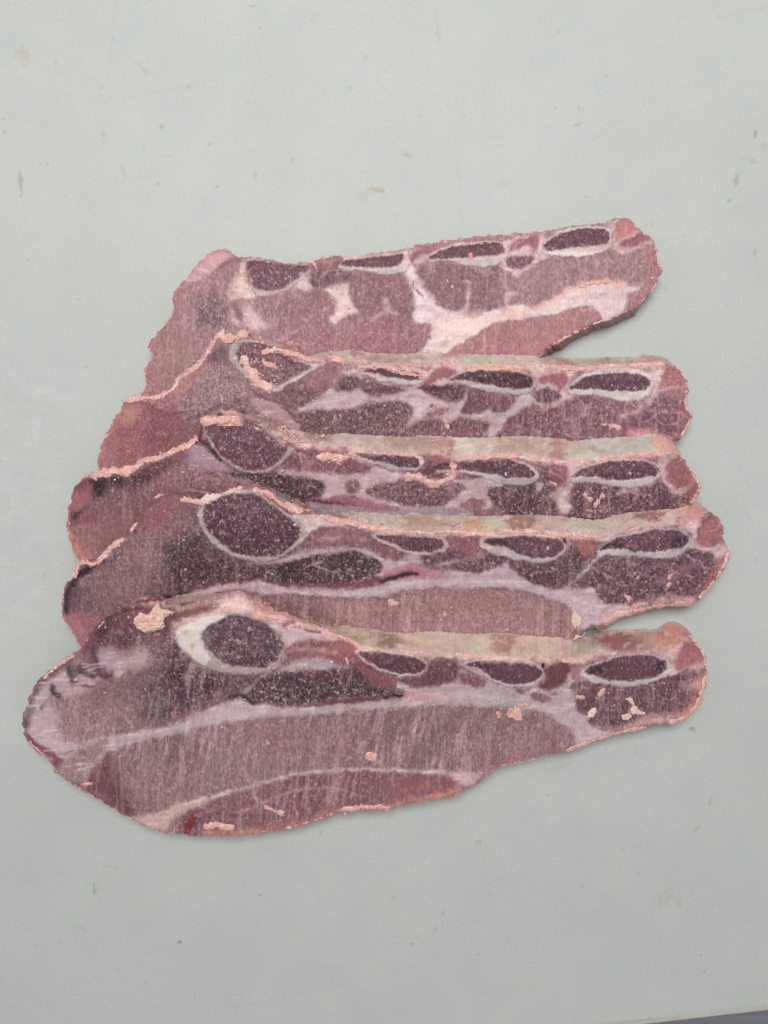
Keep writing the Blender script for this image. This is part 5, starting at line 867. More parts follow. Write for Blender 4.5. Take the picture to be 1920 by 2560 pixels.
    a = (sstep(4, 0, abs(e - 16 + 2 * vnoise(px, py, 30, 1))) * sstep(1760, 1600, px) * .45)[:, None]
    tint = tint * (1 - a) + alb((150, 150, 150), 1.10)[None] * a
    z = np.zeros(n) + 0.00005 * fbm(px, py, 90, 3)
    x, y = unproj(px, py, 0)
    H, W = X_.shape
    q = np.arange(H * W).reshape(H, W)
    F = np.stack([q[:-1, :-1], q[:-1, 1:], q[1:, 1:], q[1:, :-1]], -1).reshape(-1, 4)
    BM = board_material()
    add_mesh("board_top", np.stack([x, y, z + BOARD_T], -1), F, BM, root, tint=tint)
    # body of the board: rounded near edge, thickness, and the rest of the slab outside the view
    prof = [(-9, 0.0), (-6, -.0002), (-3, -.0008), (-.8, -.0018), (0, -.0032), (0, -BOARD_T + .003), (-2, -BOARD_T + .0008), (-8, -BOARD_T)]
    xs2 = np.concatenate([[-500], xs, [2400]])
    v = []; c = []
    for (o, zz) in prof:
        ex = edge_y(xs2) + o
        v.append(np.stack([(xs2 - CX) * U, -(ex - CY) * U, np.full(len(xs2), zz + BOARD_T)], -1))
        t = alb((205, 190, 172) if zz > -.0015 else (190, 182, 172), .96)
        c.append(t[None] * (1 + .10 * vnoise(xs2, ex + zz * 9000, 14, 2)[:, None]))
    W2 = len(xs2); q = np.arange(len(prof) * W2).reshape(len(prof), W2)
    F = np.stack([q[:-1, :-1], q[1:, :-1], q[1:, 1:], q[:-1, 1:]], -1).reshape(-1, 4)
    add_mesh("board_edge", np.concatenate(v), F, BM, root, tint=np.concatenate(c))
    def slab(a, b, far0, far1):   # pieces of slab left, right and beyond the traced sheet
        P4 = []
        for z0 in (0, -BOARD_T):
            P4 += [((a - CX) * U, -(edge_y(a) - 9 - CY) * U, z0), ((b - CX) * U, -(edge_y(b) - 9 - CY) * U, z0), ((b - CX) * U, -(far1 - CY) * U, z0), ((a - CX) * U, -(far0 - CY) * U, z0)]
        P4 = np.array(P4); P4[:, 2] += BOARD_T
        F = [(0, 1, 2, 3), (7, 6, 5, 4), (0, 4, 5, 1), (1, 5, 6, 2), (2, 6, 7, 3), (3, 7, 4, 0)]
        return P4, F
    xe = xs[-1]
    V = []; Fs = []; k0 = 0
    for args in [(-500, -40, -400, -400), (xe, 2400, -400, -400)]:
        p4, f = slab(*args); V.append(p4); Fs += [tuple(i + k0 for i in t) for t in f]; k0 += 8
    # far piece
    y0 = edge_y(-40) - 9 - nj * s; y1 = edge_y(xe) - 9 - nj * s
    p4 = []
    for z0 in (BOARD_T, 0): p4 += [((-40 - CX) * U, -(y0 - CY) * U, z0), ((xe - CX) * U, -(y1 - CY) * U, z0), ((xe - CX) * U, -(-400 - CY) * U, z0), ((-40 - CX) * U, -(-400 - CY) * U, z0)]
    V.append(np.array(p4)); Fs += [tuple(i + k0 for i in t) for t in [(0, 1, 2, 3), (7, 6, 5, 4), (0, 4, 5, 1), (1, 5, 6, 2), (2, 6, 7, 3), (3, 7, 4, 0)]]
    V = np.concatenate(V)
    add_mesh("board_slab", V, Fs, BM, root, tint=np.repeat(base[None], len(V), 0), smooth_=False)
build_board()

def build_table():
    m, nt, bs = new_mat("brushed_steel_table")
    tc = nn(nt, 'ShaderNodeTexCoord').outputs['Object']
    g = noise(nt, mapping(nt, tc, (0, 0, 0.1), (0.03, 1, 1)), 900, 3, .6)
    vc = nn(nt, 'ShaderNodeValToRGB'); nt.links.new(g, vc.inputs[0])
    vc.color_ramp.elements[0].color = (.22, .22, .24, 1); vc.color_ramp.elements[1].color = (.40, .41, .45, 1)
    nt.links.new(vc.outputs[0], bs.inputs['Base Color'])
    bs.inputs['Metallic'].default_value = .6; bs.inputs['Roughness'].default_value = .45
    v = []; zt = -BOARD_T - .0005
    for z0 in (zt, zt - .03): v += [(-.6, -.6, z0), (.6, -.6, z0), (.6, .6, z0), (-.6, .6, z0)]
    o = add_mesh("table_top", v, [(0, 1, 2, 3), (7, 6, 5, 4), (0, 4, 5, 1), (1, 5, 6, 2), (2, 6, 7, 3), (3, 7, 4, 0)], m, smooth_=False)
    o["kind"] = "structure"; o["label"] = "dull grey steel table top seen past the board's near edge"
build_table()

# ------------------------------------------------------------------ slices
T_PX = 50.0                       # thickness of a slice, in pixels of U
GS = 4                            # cell of the coarse map of what already lies on the board
GX, GY = np.meshgrid(np.arange(-40, 1964, GS), np.arange(400, 2240, GS))
HMAP = np.zeros(GX.shape, np.float32)
def gauss(a, sig):
    r = int(sig * 2.6); k = np.exp(-0.5 * (np.arange(-r, r + 1) / sig) ** 2); k /= k.sum()
    p = np.pad(a, ((r, r), (0, 0)), mode='edge')
    a = np.stack([np.convolve(p[:, i], k, 'valid') for i in range(p.shape[1])], 1)
    p = np.pad(a, ((0, 0), (r, r)), mode='edge')
    return np.stack([np.convolve(p[i], k, 'valid') for i in range(p.shape[0])], 0)
def dilate(a, r):
    b = a.copy()
    for ax in (0, 1):
        c = b.copy()
        for k in range(1, r + 1):
            s = np.roll(c, k, ax); t = np.roll(c, -k, ax)
            b = np.maximum(b, np.maximum(s, t))
    return b
def sample(g, px, py):
    fx = np.clip((px - GX[0, 0]) / GS, 0, g.shape[1] - 1.001); fy = np.clip((py - GY[0, 0]) / GS, 0, g.shape[0] - 1.001)
    xi = fx.astype(int); yi = fy.astype(int); fx -= xi; fy -= yi
    return (g[yi, xi] * (1 - fx) + g[yi, xi + 1] * fx) * (1 - fy) + (g[yi + 1, xi] * (1 - fx) + g[yi + 1, xi + 1] * fx) * fy

LABELS = ["farthest bone-in meat slice, lying flat with a white fat streak at its right end",
          "second bone-in meat slice from the top, frosted grey bone at its upper left",
          "middle bone-in meat slice with black stain at its left tip and curl of orange fat",
          "fourth bone-in meat slice from the top, large oval marrow bone and pink lower muscle",
          "nearest and largest bone-in meat slice with chalk white bone cap and long pale fat seam"]
SURF = []                         # per slice: functions giving surface height (pixels of U)
S_STEP = 2.0

def build_slice(k, D):
    global HMAP
    OUT = smooth(path(D['outline']), True, 3)
    x0, y0 = OUT.min(0) - 14; x1, y1 = OUT.max(0) + 14
    xs = np.arange(x0, x1, S_STEP); ys = np.arange(y0, y1, S_STEP)
    X_, Y_ = np.meshgrid(xs, ys); H, W = X_.shape
    px, py = X_.ravel(), Y_.ravel()
    wx = px + 2.2 * vnoise(px, py, 17, k) + 1.5 * vnoise(px, py, 6.5, k + 2)
    wy = py + 2.2 * vnoise(px, py, 17, k + 3) + 1.5 * vnoise(px, py, 6.5, k + 5)
    # outline, with torn, saw-toothed rim
    oxn = px + 3.2 * vnoise(px, py, 13, k + 1) + 4.2 * vnoise(px, py, 6.5, k + 4)
    oyn = py + 2.6 * vnoise(px, py, 13, k + 6) + 3.4 * vnoise(px, py, 6.5, k + 7)
    sd0 = np.full(px.shape, 99.0)
    coarse = sdf(px[::1], py[::1], OUT[::3], True)
    near = abs(coarse) < 34
    sd = coarse.copy(); sd[near] = sdf(oxn[near], oyn[near], OUT, True)
    sds = coarse.copy(); sds[near] = sdf(px[near], py[near], OUT, True)
    # ---- what it rests on
    covered = HMAP > 0
    R = HMAP.copy()
    og = sdf(GX.ravel().astype(float), GY.ravel().astype(float), OUT[::2], True).reshape(GX.shape)
    if covered.any():
        Rs = np.where(og < 14, R, 0)
        base = gauss(dilate(Rs, 17), 13)
        for _ in range(3):
            base = np.maximum(base, np.where(og < 14, R, 0) + .5); base = gauss(base, 5)
        base = np.maximum(base, np.where(og < 60, R, 0) + .6)
        base = gauss(base, 1.2)
    else:
        base = np.zeros_like(R)
    base = base + .25
    zb = sample(base, px, py)
    # ---- relief and colour
    n = len(px)
    c0 = alb(D['base'])
    tint = np.repeat(c0[None], n, 0); wear = np.repeat(np.array([[.45, D['st'], .25]]), n, 0)
    relief = np.zeros(n); label = np.full(n, 0); parts = [('muscle', {})]
    paint(px, py, wx, wy, D['shapes'], tint, wear, relief, label, parts)
    mot = fbm(px, py, 34, k + 1); mot2 = fbm(px, py, 11, k + 4); hue = fbm(px, py, 50, k + 3)
    fr_ = wear[:, 0]; st_ = wear[:, 1]
    tint *= (1 + .11 * mot + .15 * mot2 * (fr_ + .2))[:, None]
    tint *= 1 + np.stack([hue * .6, -hue * .5, -hue * .2], -1) * .07
    # broad pale bands left by the saw, leaning a little
    ca, sa = math.cos(-.22 if k == 4 else -.05), math.sin(-.22 if k == 4 else -.05)
    u_ = px * ca - py * sa + 3 * vnoise(px, py, 60, 1); v_ = px * sa + py * ca
    band = .6 * vnoise(u_, v_ / 11, 9, k) + .4 * vnoise(u_, v_ / 7, 4.5, k + 2)
    bm_ = np.clip(.55 + .6 * vnoise(px, py, 130, k + 4), 0, 1) * st_
    tint *= (1 + (.8 if k == 4 else .62) * band * bm_)[:, None]
    pb = (np.clip(band - .06, 0, 1) * bm_ * 1.05)[:, None]
    pb = np.minimum(pb, .7)
    tint = tint * (1 - pb) + alb((204, 178, 178))[None] * pb
    # pale seams of fat between the fibre bundles: cell walls of an irregular network
    mus = np.array([nm_ == 'muscle' for nm_, _ in parts])[label]
    def cells2(s_, seed):
        gx_ = px / (s_ * 1.5) + .35 * vnoise(px, py, s_ * .8, seed); gy_ = py / s_ + .35 * vnoise(px, py, s_ * .8, seed + 1)
        ix, iy = np.floor(gx_).astype(int), np.floor(gy_).astype(int)
        f1_ = np.full(n, 1e3); f2_ = np.full(n, 1e3)
        for dx_ in (-1, 0, 1):
            for dy_ in (-1, 0, 1):
                jx = _lat[seed % 8][(iy + dy_) % 128, (ix + dx_) % 128]; jy = _lat[(seed + 3) % 8][(iy + dy_) % 128, (ix + dx_) % 128]
                dd_ = np.hypot((ix + dx_ + jx - gx_) * 1.5, iy + dy_ + jy - gy_) * s_
                f2_ = np.minimum(f2_, np.maximum(f1_, dd_)); f1_ = np.minimum(f1_, dd_)
        return f2_ - f1_
    cw = cells2(46, k)
    th = sstep(5.0 + 2.5 * vnoise(px, py, 30, k), .5, cw) * sstep(-.45, .35, vnoise(px, py, 70, k + 6)) * (.55 + .45 * vnoise(px, py, 14, k))
    th = th * mus * sstep(560, 720, px) * (.30 if k == 4 else .62)
    if k == 4: th = th * (px > 1400)
    if k == 3: th = th * (1 - sstep(-10, 20, py - np.interp(px, [640, 1160, 1500], [1480, 1470, 1530])))
    th = np.clip(th, 0, 1)[:, None]
    tint = tint * (1 - th) + alb((206, 172, 175))[None] * th
    # granular marrow and frosted flesh
    gr = vnoise(px, py, 4.3, k + 5) * .6 + rng.standard_normal(n) * .25
    tint *= (1 + .26 * gr * sstep(.3, .9, fr_) * (1 - .5 * st_))[:, None]
    big = np.ones(n)
    for i_, (nm_, o_) in enumerate(parts):
        if nm_ == 'marrow' and o_.get('fr', 0) < .7: big[label == i_] = .5
    sp = (sstep(.50, .85, vnoise(px, py, 5.2, k + 1) + .3 * mot2) * fr_ * .65 * big)[:, None]
    tint = tint * (1 - sp) + alb((206, 176, 174))[None] * sp
    # pale rime drifting over the middle of each face
    ve = (np.clip(.15 + .5 * fbm(px, py, 70, k + 5), 0, 1) * fr_ * .14 * big)[:, None]
    tint = tint * (1 - ve) + alb((190, 158, 160))[None] * ve
    isf = np.array([nm_ in ('fat', 'fat_seam', 'fat_cap', 'bone', 'bone_cap', 'silver_skin') for nm_, _ in parts])[label]
    lum = tint.mean(1, keepdims=True); tint = lum + (tint - lum) * np.where(isf, .84, 1.10)[:, None]
    tint = tint * np.array([[1.0, .985, 1.005]])
    tint = np.where(isf[:, None], tint * np.array([[1.035, .985, .955]]), tint)
    # thin places where the flesh beneath shows pink through the fat
    thin = (sstep(.05, .6, fbm(px, py * 1.3, 24, k + 2)) * np.array([nm_ in ('fat', 'fat_seam') for nm_, _ in parts])[label] * (.22 if k == 4 else .42))[:, None]
    tint = tint * (1 - thin) + alb((172, 128, 132))[None] * thin
    mx_ = tint.max(1); sat_ = (mx_ - tint.min(1)) / mx_; ex_ = np.clip((sat_ - .60) * 1.6, 0, .6)[:, None]
    tint = tint * (1 - ex_) + tint.mean(1, keepdims=True) * ex_
    # fine whitish fibre threads running along the fat seams
    thd = .55 * vnoise(px / 7 + py * .02, py + .12 * px * (k == 4), 4.5, k + 3) + .45 * vnoise(px / 3, py, 8, k + 1)
    tint = tint * (1 + .11 * thd * isf)[:, None]
    wf = (sstep(.28, .6, thd) * isf * .45)[:, None]
    tint = tint * (1 - wf) + alb((226, 208, 206))[None] * wf
    # thin translucent pink rim
    rim = sstep(-9, -1, sds)[:, None] * (.22 + .2 * vnoise(px, py, 40, k))[:, None]
    tint = tint * (1 - rim) + alb((216, 146, 140))[None] * rim
    tint = np.clip(tint, .01, .93)
    relief = relief + 1.0 * mot + .55 * fbm(px, py, 7, k + 2) + 1.6 * fbm(px, py, 90, k)
    relief += .35 * rng.standard_normal(n) * wear[:, 0]
    rnd = 3.0 * (1 - sstep(0, 9, -sds)) ** 2
    ztop = zb + T_PX + relief - rnd
    Z2 = ztop.reshape(H, W)
    # ---- cells inside the outline
    ins = (sd < .3).reshape(H, W)
    fm = ins[:-1, :-1] & ins[:-1, 1:] & ins[1:, 1:] & ins[1:, :-1]
    # drop lone cells so that the rim stays one closed line
    for _ in range(3):
        nb = np.zeros(fm.shape, int); p = np.pad(fm, 1).astype(int)
        nb = p[:-2, 1:-1] + p[2:, 1:-1] + p[1:-1, :-2] + p[1:-1, 2:]
        fm &= nb >= 2
    q = np.arange(H * W).reshape(H, W)
    a, b, c, d = q[:-1, :-1], q[:-1, 1:], q[1:, 1:], q[1:, :-1]
    F = np.stack([a, d, c, b], -1)[fm]
    # boundary edges, in the direction of the faces
    e = np.concatenate([F[:, [0, 1]], F[:, [1, 2]], F[:, [2, 3]], F[:, [3, 0]]])
    key = e[:, 0].astype(np.int64) * (H * W) + e[:, 1]; rkey = e[:, 1].astype(np.int64) * (H * W) + e[:, 0]
    be = e[~np.isin(key, rkey)]
    bv = np.unique(be)
    gy, gx = np.gradient(sd.reshape(H, W), S_STEP); gx = gx.ravel(); gy = gy.ravel()
    gl = np.hypot(gx, gy) + 1e-6
    mv = np.clip(sd[bv], -2.4, 2.4)
    px = px.copy(); py = py.copy()
    px[bv] -= mv * gx[bv] / gl[bv]; py[bv] -= mv * gy[bv] / gl[bv]
    nxt = np.full(H * W, -1); prv = np.full(H * W, -1); nxt[be[:, 0]] = be[:, 1]; prv[be[:, 1]] = be[:, 0]
    for _ in range(2):
        qx = .25 * px[nxt[bv]] + .5 * px[bv] + .25 * px[prv[bv]]; qy = .25 * py[nxt[bv]] + .5 * py[bv] + .25 * py[prv[bv]]
        px[bv] = qx; py[bv] = qy
    zl = ztop[bv]
    for _ in range(3):
        zl = .25 * ztop[nxt[bv]] + .5 * ztop[bv] + .25 * ztop[prv[bv]]; ztop[bv] = zl
    zm = ztop * U
    wx3, wy3 = unproj(px, py, zm)
    co = np.stack([wx3, wy3, zm], -1)
    # smooth vertex normals of the whole top, kept across the parts
    cg = co.reshape(H, W, 3)
    tx = np.gradient(cg, axis=1); ty = np.gradient(cg, axis=0)
    nrm = np.cross(ty, tx); nrm /= np.linalg.norm(nrm, axis=-1, keepdims=True) + 1e-12
    nrm = nrm.reshape(-1, 3)
    if nrm[:, 2].mean() < 0: nrm = -nrm
    # ---- the thing
    cpx = OUT.mean(0); ox, oy = unproj(cpx[0], cpx[1], 0)
    org = (ox, oy, 0.0)
    root = bpy.data.objects.new("meat_slice", None); scene.collection.objects.link(root); root.location = org
    prop(root, label=LABELS[k], category="meat slice", group="bone-in meat slices fanned out on the cutting board")
    flab = label[F].max(1)
    last_bone = None
    for i, (nm, o) in enumerate(parts):
        f = F[flab == i]
        if len(f) < 6: continue
        vi, inv = np.unique(f, return_inverse=True); f2 = inv.reshape(f.shape)
        par = root
        if nm in ('marrow', 'bone_cap') and last_bone is not None: par = last_bone
        ob = add_mesh(nm, co[vi], f2, MEAT, None, tint=tint[vi], wear=wear[vi], normals=nrm[vi], origin=org)
        ob.parent = par
        if 'label' in o: ob["label"] = o['label']
        if nm == 'bone': last_bone = ob
    # ---- rim wall
    WS = [(a_, b_, c_, tuple(.86 * q_ + .14 * w_ for q_, w_ in zip(d_, (184, 158, 152))), dict(e_, soft=max(e_['soft'], 7) + 2, fr=.35)) for (a_, b_, c_, d_, e_) in D['wallshapes']]
    ns = sds.reshape(H, W); ny_, nx_ = np.gradient(gauss_small(ns), S_STEP); nx = nx_.ravel()[bv]; ny = ny_.ravel()[bv]
    L = np.hypot(nx, ny) + 1e-6; nx /= L; ny /= L
    bx, by = px[bv], py[bv]
    fx = nx * 1.5; fy = ny * 1.5          # flare of the lower rim, in pixels
    hasf = np.zeros(len(bv))
    if D['outer']:
        P_ = smooth(path(D['outer']), False, 3)
        o_ = np.argsort(P_[:, 0]); yo = np.interp(bx, P_[o_, 0], P_[o_, 1]) + 1.6 * vnoise(bx, by * 0, 12, 2)
        t = sstep(-.05, .45, -ny) * ((bx > P_[:, 0].min()) & (bx < P_[:, 0].max() - 2)) 
        t = t * sstep(0, 8, bx - P_[:, 0].min()) * (abs(yo - by) < 95)
        fy = fy * (1 - t) + np.minimum(yo - by, -2) * t; fx = fx * (1 - t); hasf = np.maximum(hasf, t)
    for (fp, vec) in D['flares']:
        dd = sdf(bx, by, path(fp), False); t = sstep(26, 12, dd)
        fx = fx * (1 - t) + vec[0] * t; fy = fy * (1 - t) + vec[1] * t; hasf = np.maximum(hasf, t)
    zt = ztop[bv]; zbb = zb[bv]
    fade = hasf
    # where the lower rim ends: on what lies beneath it, in view of the camera where it flares out
    exx, eyy = bx + fx, by + fy
    under = sample(HMAP, exx, eyy)
    zend = np.where(hasf > .3, np.maximum(np.minimum(zbb, zt - 20), under + .8), zbb)
    for _ in range(28):
        for a_ in (zend, fx, fy):
            f_ = np.zeros(H * W); f_[bv] = a_; a_[:] = .25 * f_[nxt[bv]] + .5 * a_ + .25 * f_[prv[bv]]
    rows = [0, .02, .06, .11, .17, .24, .31, .38, .45, .52, .59, .66, .73, .80, .86, .91, .95, .98, 1.0]
    # straight-down position of the rim for the places that do not flare
    x_top, y_top = unproj(bx, by, zt * U)
    V = []; C = []; Wr = []
    nrows = len(rows)
    for v in rows:
        bulge = math.sin(math.pi * min(v * 1.05, 1))
        zz = (zt + (zend - zt) * v) 
        pxx = bx + fx * (v ** .85); pyy = by + fy * (v ** .85)
        xa, ya = unproj(pxx, pyy, zz * U)
        o2 = (1.3 * bulge + .0) * U
        xb = x_top + nx * (o2 + 1.2 * U * v); yb = y_top - ny * (o2 + 1.2 * U * v)
        h = fade
        x3 = xa * h + xb * (1 - h); y3 = ya * h + yb * (1 - h)
        if 0 < v < 1:
            nz = (1.6 * vnoise(pxx * 1.0, pyy + zz * .6, 9, k + 2) + 2.2 * vnoise(pxx, pyy + zz * .3, 26, k + 5)) * U * bulge
            x3 = x3 + nx * nz; y3 = y3 - ny * nz; zz = zz + .8 * vnoise(pxx, pyy, 11, k) * bulge
        V.append(np.stack([x3, y3, zz * U], -1))
        # colour
        n2 = len(bv)
        wt = np.repeat(alb(D['wall'])[None], n2, 0) * (1 - h[:, None]) * .0 + np.repeat(alb(D['wall'])[None], n2, 0)
        side = np.clip(tint[bv] * .88, 0, .9)
        tt = wt * h[:, None] + side * (1 - h[:, None])
        ww = np.repeat(np.array([[.10, 0, .8]]), n2, 0)
        if D['wallshapes'] and h.max() > 0:
            m2_ = h > .3; t3 = tt[m2_].copy(); w3 = ww[m2_].copy()
            paint(pxx[m2_], pyy[m2_], pxx[m2_] + 14 * vnoise(pxx[m2_] * .25, pyy[m2_], 8, 3) + 5 * vnoise(pxx[m2_], pyy[m2_], 9, 2), pyy[m2_] + 4 * vnoise(pxx[m2_], pyy[m2_], 10, 5), WS, t3, w3, np.zeros(m2_.sum()), np.zeros(m2_.sum(), int), [])
            w3[:, 0] = .10; w3[:, 2] = .8
            tt[m2_] = t3; ww[m2_] = w3
        s1 = fbm(pxx, pyy * .8, 30, k + 1); s2 = fbm(pxx * .35, pyy, 7, k + 6)
        tt = tt * (1 + .09 * s1 + .06 * s2)[:, None] * (1 + np.stack([s2, -s2 * .2, -s2 * .8], -1) * .06)
        s3 = vnoise(pxx, pyy, 5, 3); s4 = fbm(pxx * .5, pyy * 1.3, 12, k)
        tt = tt * (1 + .05 * s3 + .10 * s4)[:, None]
        tt = tt * (1 + .16 * fbm(pxx * .6, pyy * 1.6, 20, k + 3) * h)[:, None]
        pale = (sstep(.45, .75, vnoise(pxx * .7, pyy, 8, k + 4)) * .26 * h)[:, None]
        tt = tt * (1 - pale) + alb((214, 204, 194))[None] * pale
        red = (sstep(.15, .6, fbm(pxx, pyy, 44, k + 2)) * .35 * h)[:, None]
        tt = tt * (1 - red) + alb((164, 118, 112))[None] * red
        top = (sstep(.10, .0, v) * .8)
        tt = tt * (1 - top) + side / .88 * top
        tt = tt * (1 + h[:, None] * np.array([[.16, .09, .10]]))
        C.append(np.clip(tt, .01, .93)); Wr.append(ww)
    # tuck the lower rim in under the slice
    xi, yi = x_top - nx * 8 * U, y_top + ny * 8 * U
    V.append(np.stack([xi, yi, (zbb + .3) * U], -1)); C.append(C[-1] * .9); Wr.append(Wr[-1])
    nb_ = len(bv); look = np.full(H * W, -1); look[bv] = np.arange(nb_)
    ea, eb = look[be[:, 0]], look[be[:, 1]]
    Fw = []
    for r in range(len(V) - 1):
        Fw.append(np.stack([eb + r * nb_, ea + r * nb_, ea + (r + 1) * nb_, eb + (r + 1) * nb_], -1))
    ob = add_mesh("rim", np.concatenate(V), np.concatenate(Fw), MEAT, None, tint=np.concatenate(C), wear=np.concatenate(Wr), origin=org)
    ob.parent = root
    # ---- underside, coarse
    st = 4
    zi = zb.reshape(H, W)[::st, ::st]; xx = X_[::st, ::st]; yy = Y_[::st, ::st]
    inn = (sds.reshape(H, W)[::st, ::st] < -5)
    zt2 = Z2[::st, ::st]
    ux, uy = unproj(xx, yy, zt2 * U)
    h2, w2 = xx.shape; q2 = np.arange(h2 * w2).reshape(h2, w2)
    m2 = inn[:-1, :-1] & inn[:-1, 1:] & inn[1:, 1:] & inn[1:, :-1]
    F2 = np.stack([q2[:-1, :-1], q2[:-1, 1:], q2[1:, 1:], q2[1:, :-1]], -1)[m2]
    vi, inv = np.unique(F2, return_inverse=True)
    cb = np.stack([ux.ravel(), uy.ravel(), zi.ravel() * U], -1)[vi]
    ob = add_mesh("underside", cb, inv.reshape(F2.shape), MEAT, None, tint=np.repeat(alb((132, 100, 102))[None], len(vi), 0),
                  wear=np.repeat(np.array([[.2, 0, .5]]), len(vi), 0), origin=org)
    ob.parent = root
    # ---- update the map of heights (what later slices rest on)
    gtop = np.where(og < 1, base + T_PX + 1.5, 0)
    if D['outer']:
        pass
    HMAP = np.maximum(HMAP, gtop)
    # ---- surface height anywhere near this slice
    def surf(ax, ay, Z2=Z2, x0=x0, y0=y0, H=H, W=W, sdg=sds.reshape(H, W), up=(D['outer'] is not None)):
        xi = np.clip(((ax - x0) / S_STEP).astype(int), 0, W - 1); yi = np.clip(((ay - y0) / S_STEP).astype(int), 0, H - 1)
        z = Z2[yi, xi]; s = sdg[yi, xi]
        return z - np.clip(s / 40, 0, 1) * 30, s
    SURF.append(surf)
    return root, org, surf, (px, py, sds, label, parts, wear, ztop)

def gauss_small(a):
    for _ in range(4):
        p = np.pad(a, 1, mode='edge'); a = (p[:-2, 1:-1] + p[2:, 1:-1] + p[1:-1, :-2] + p[1:-1, 2:] + 4 * a) / 8
    return a

CR = [(216, 162, 154), (230, 178, 170), (226, 168, 158), (236, 192, 184), (240, 212, 206)]
PALE = [(216, 182, 178), (204, 168, 166), (226, 198, 192), (196, 154, 154)]
def crumb_cols(n, pal):
    c = np.array([alb(x) for x in pal]); i = rng.integers(0, len(c), n)
    return c[i] * (1 + .08 * rng.standard_normal((n, 1)))

def crust(name, x0, y0, x1, y1, field, zfun, hmax, pal, org, step=1.7, seed=0, lump=7.0, keep=None):
    """a torn, cauliflower-surfaced crust of sawn fat wherever field(x, y) > 0; returns one mesh"""
    xs = np.arange(x0, x1, step); ys = np.arange(y0, y1, step)
    X_, Y_ = np.meshgrid(xs, ys); H, W = X_.shape
    x, y = X_.ravel(), Y_.ravel()
    f = field(x, y)
    f = f + 2.3 * vnoise(x, y, 6.5, seed) + 1.5 * vnoise(x, y, 3.6, seed + 3)
    if keep is not None: f = np.where(keep(x, y), f, -1)
    m = (f > 0).reshape(H, W)
    fm = m[:-1, :-1] & m[:-1, 1:] & m[1:, 1:] & m[1:, :-1]
    p = np.pad(fm, 1).astype(int); fm &= (p[:-2, 1:-1] + p[2:, 1:-1] + p[1:-1, :-2] + p[1:-1, 2:]) >= 1
    q = np.arange(H * W).reshape(H, W)
    F = np.stack([q[:-1, :-1], q[1:, :-1], q[1:, 1:], q[:-1, 1:]], -1)[fm]
    if not len(F): return None
    vi, inv = np.unique(F, return_inverse=True); F = inv.reshape(F.shape)
    x, y, f = x[vi], y[vi], f[vi]
    dome = np.sqrt(np.clip(f, 0, 7) / 7)
    caul = 1 - np.abs(vnoise(x, y, lump, seed + 1)); caul2 = 1 - np.abs(vnoise(x, y, lump * .5, seed + 5))
    h = hmax * dome * (.25 + .55 * caul ** 1.5 + .35 * caul2)
    z = zfun(x, y) + h - .4 * (f < 1.2)
    c = np.array([alb(t) for t in pal] + [alb(pal[-1])] * (len(pal) == 1))
    a = np.clip(.5 + .5 * vnoise(x, y, 9, seed + 2) + .3 * vnoise(x, y, 4, seed + 6), 0, 1)[:, None] * (len(c) - 1.001)
    ai = a[:, 0].astype(int); fr_ = a - ai[:, None]
    tint = c[ai] * (1 - fr_) + c[ai + 1] * fr_
    tint = tint * (.90 + .16 * caul)[:, None]
    X3, Y3 = unproj(x, y, z * U)
    o = add_mesh(name, np.stack([X3, Y3, z * U], -1), F, CRUMB, None, tint=np.clip(tint, 0, .9), origin=org)
    return o

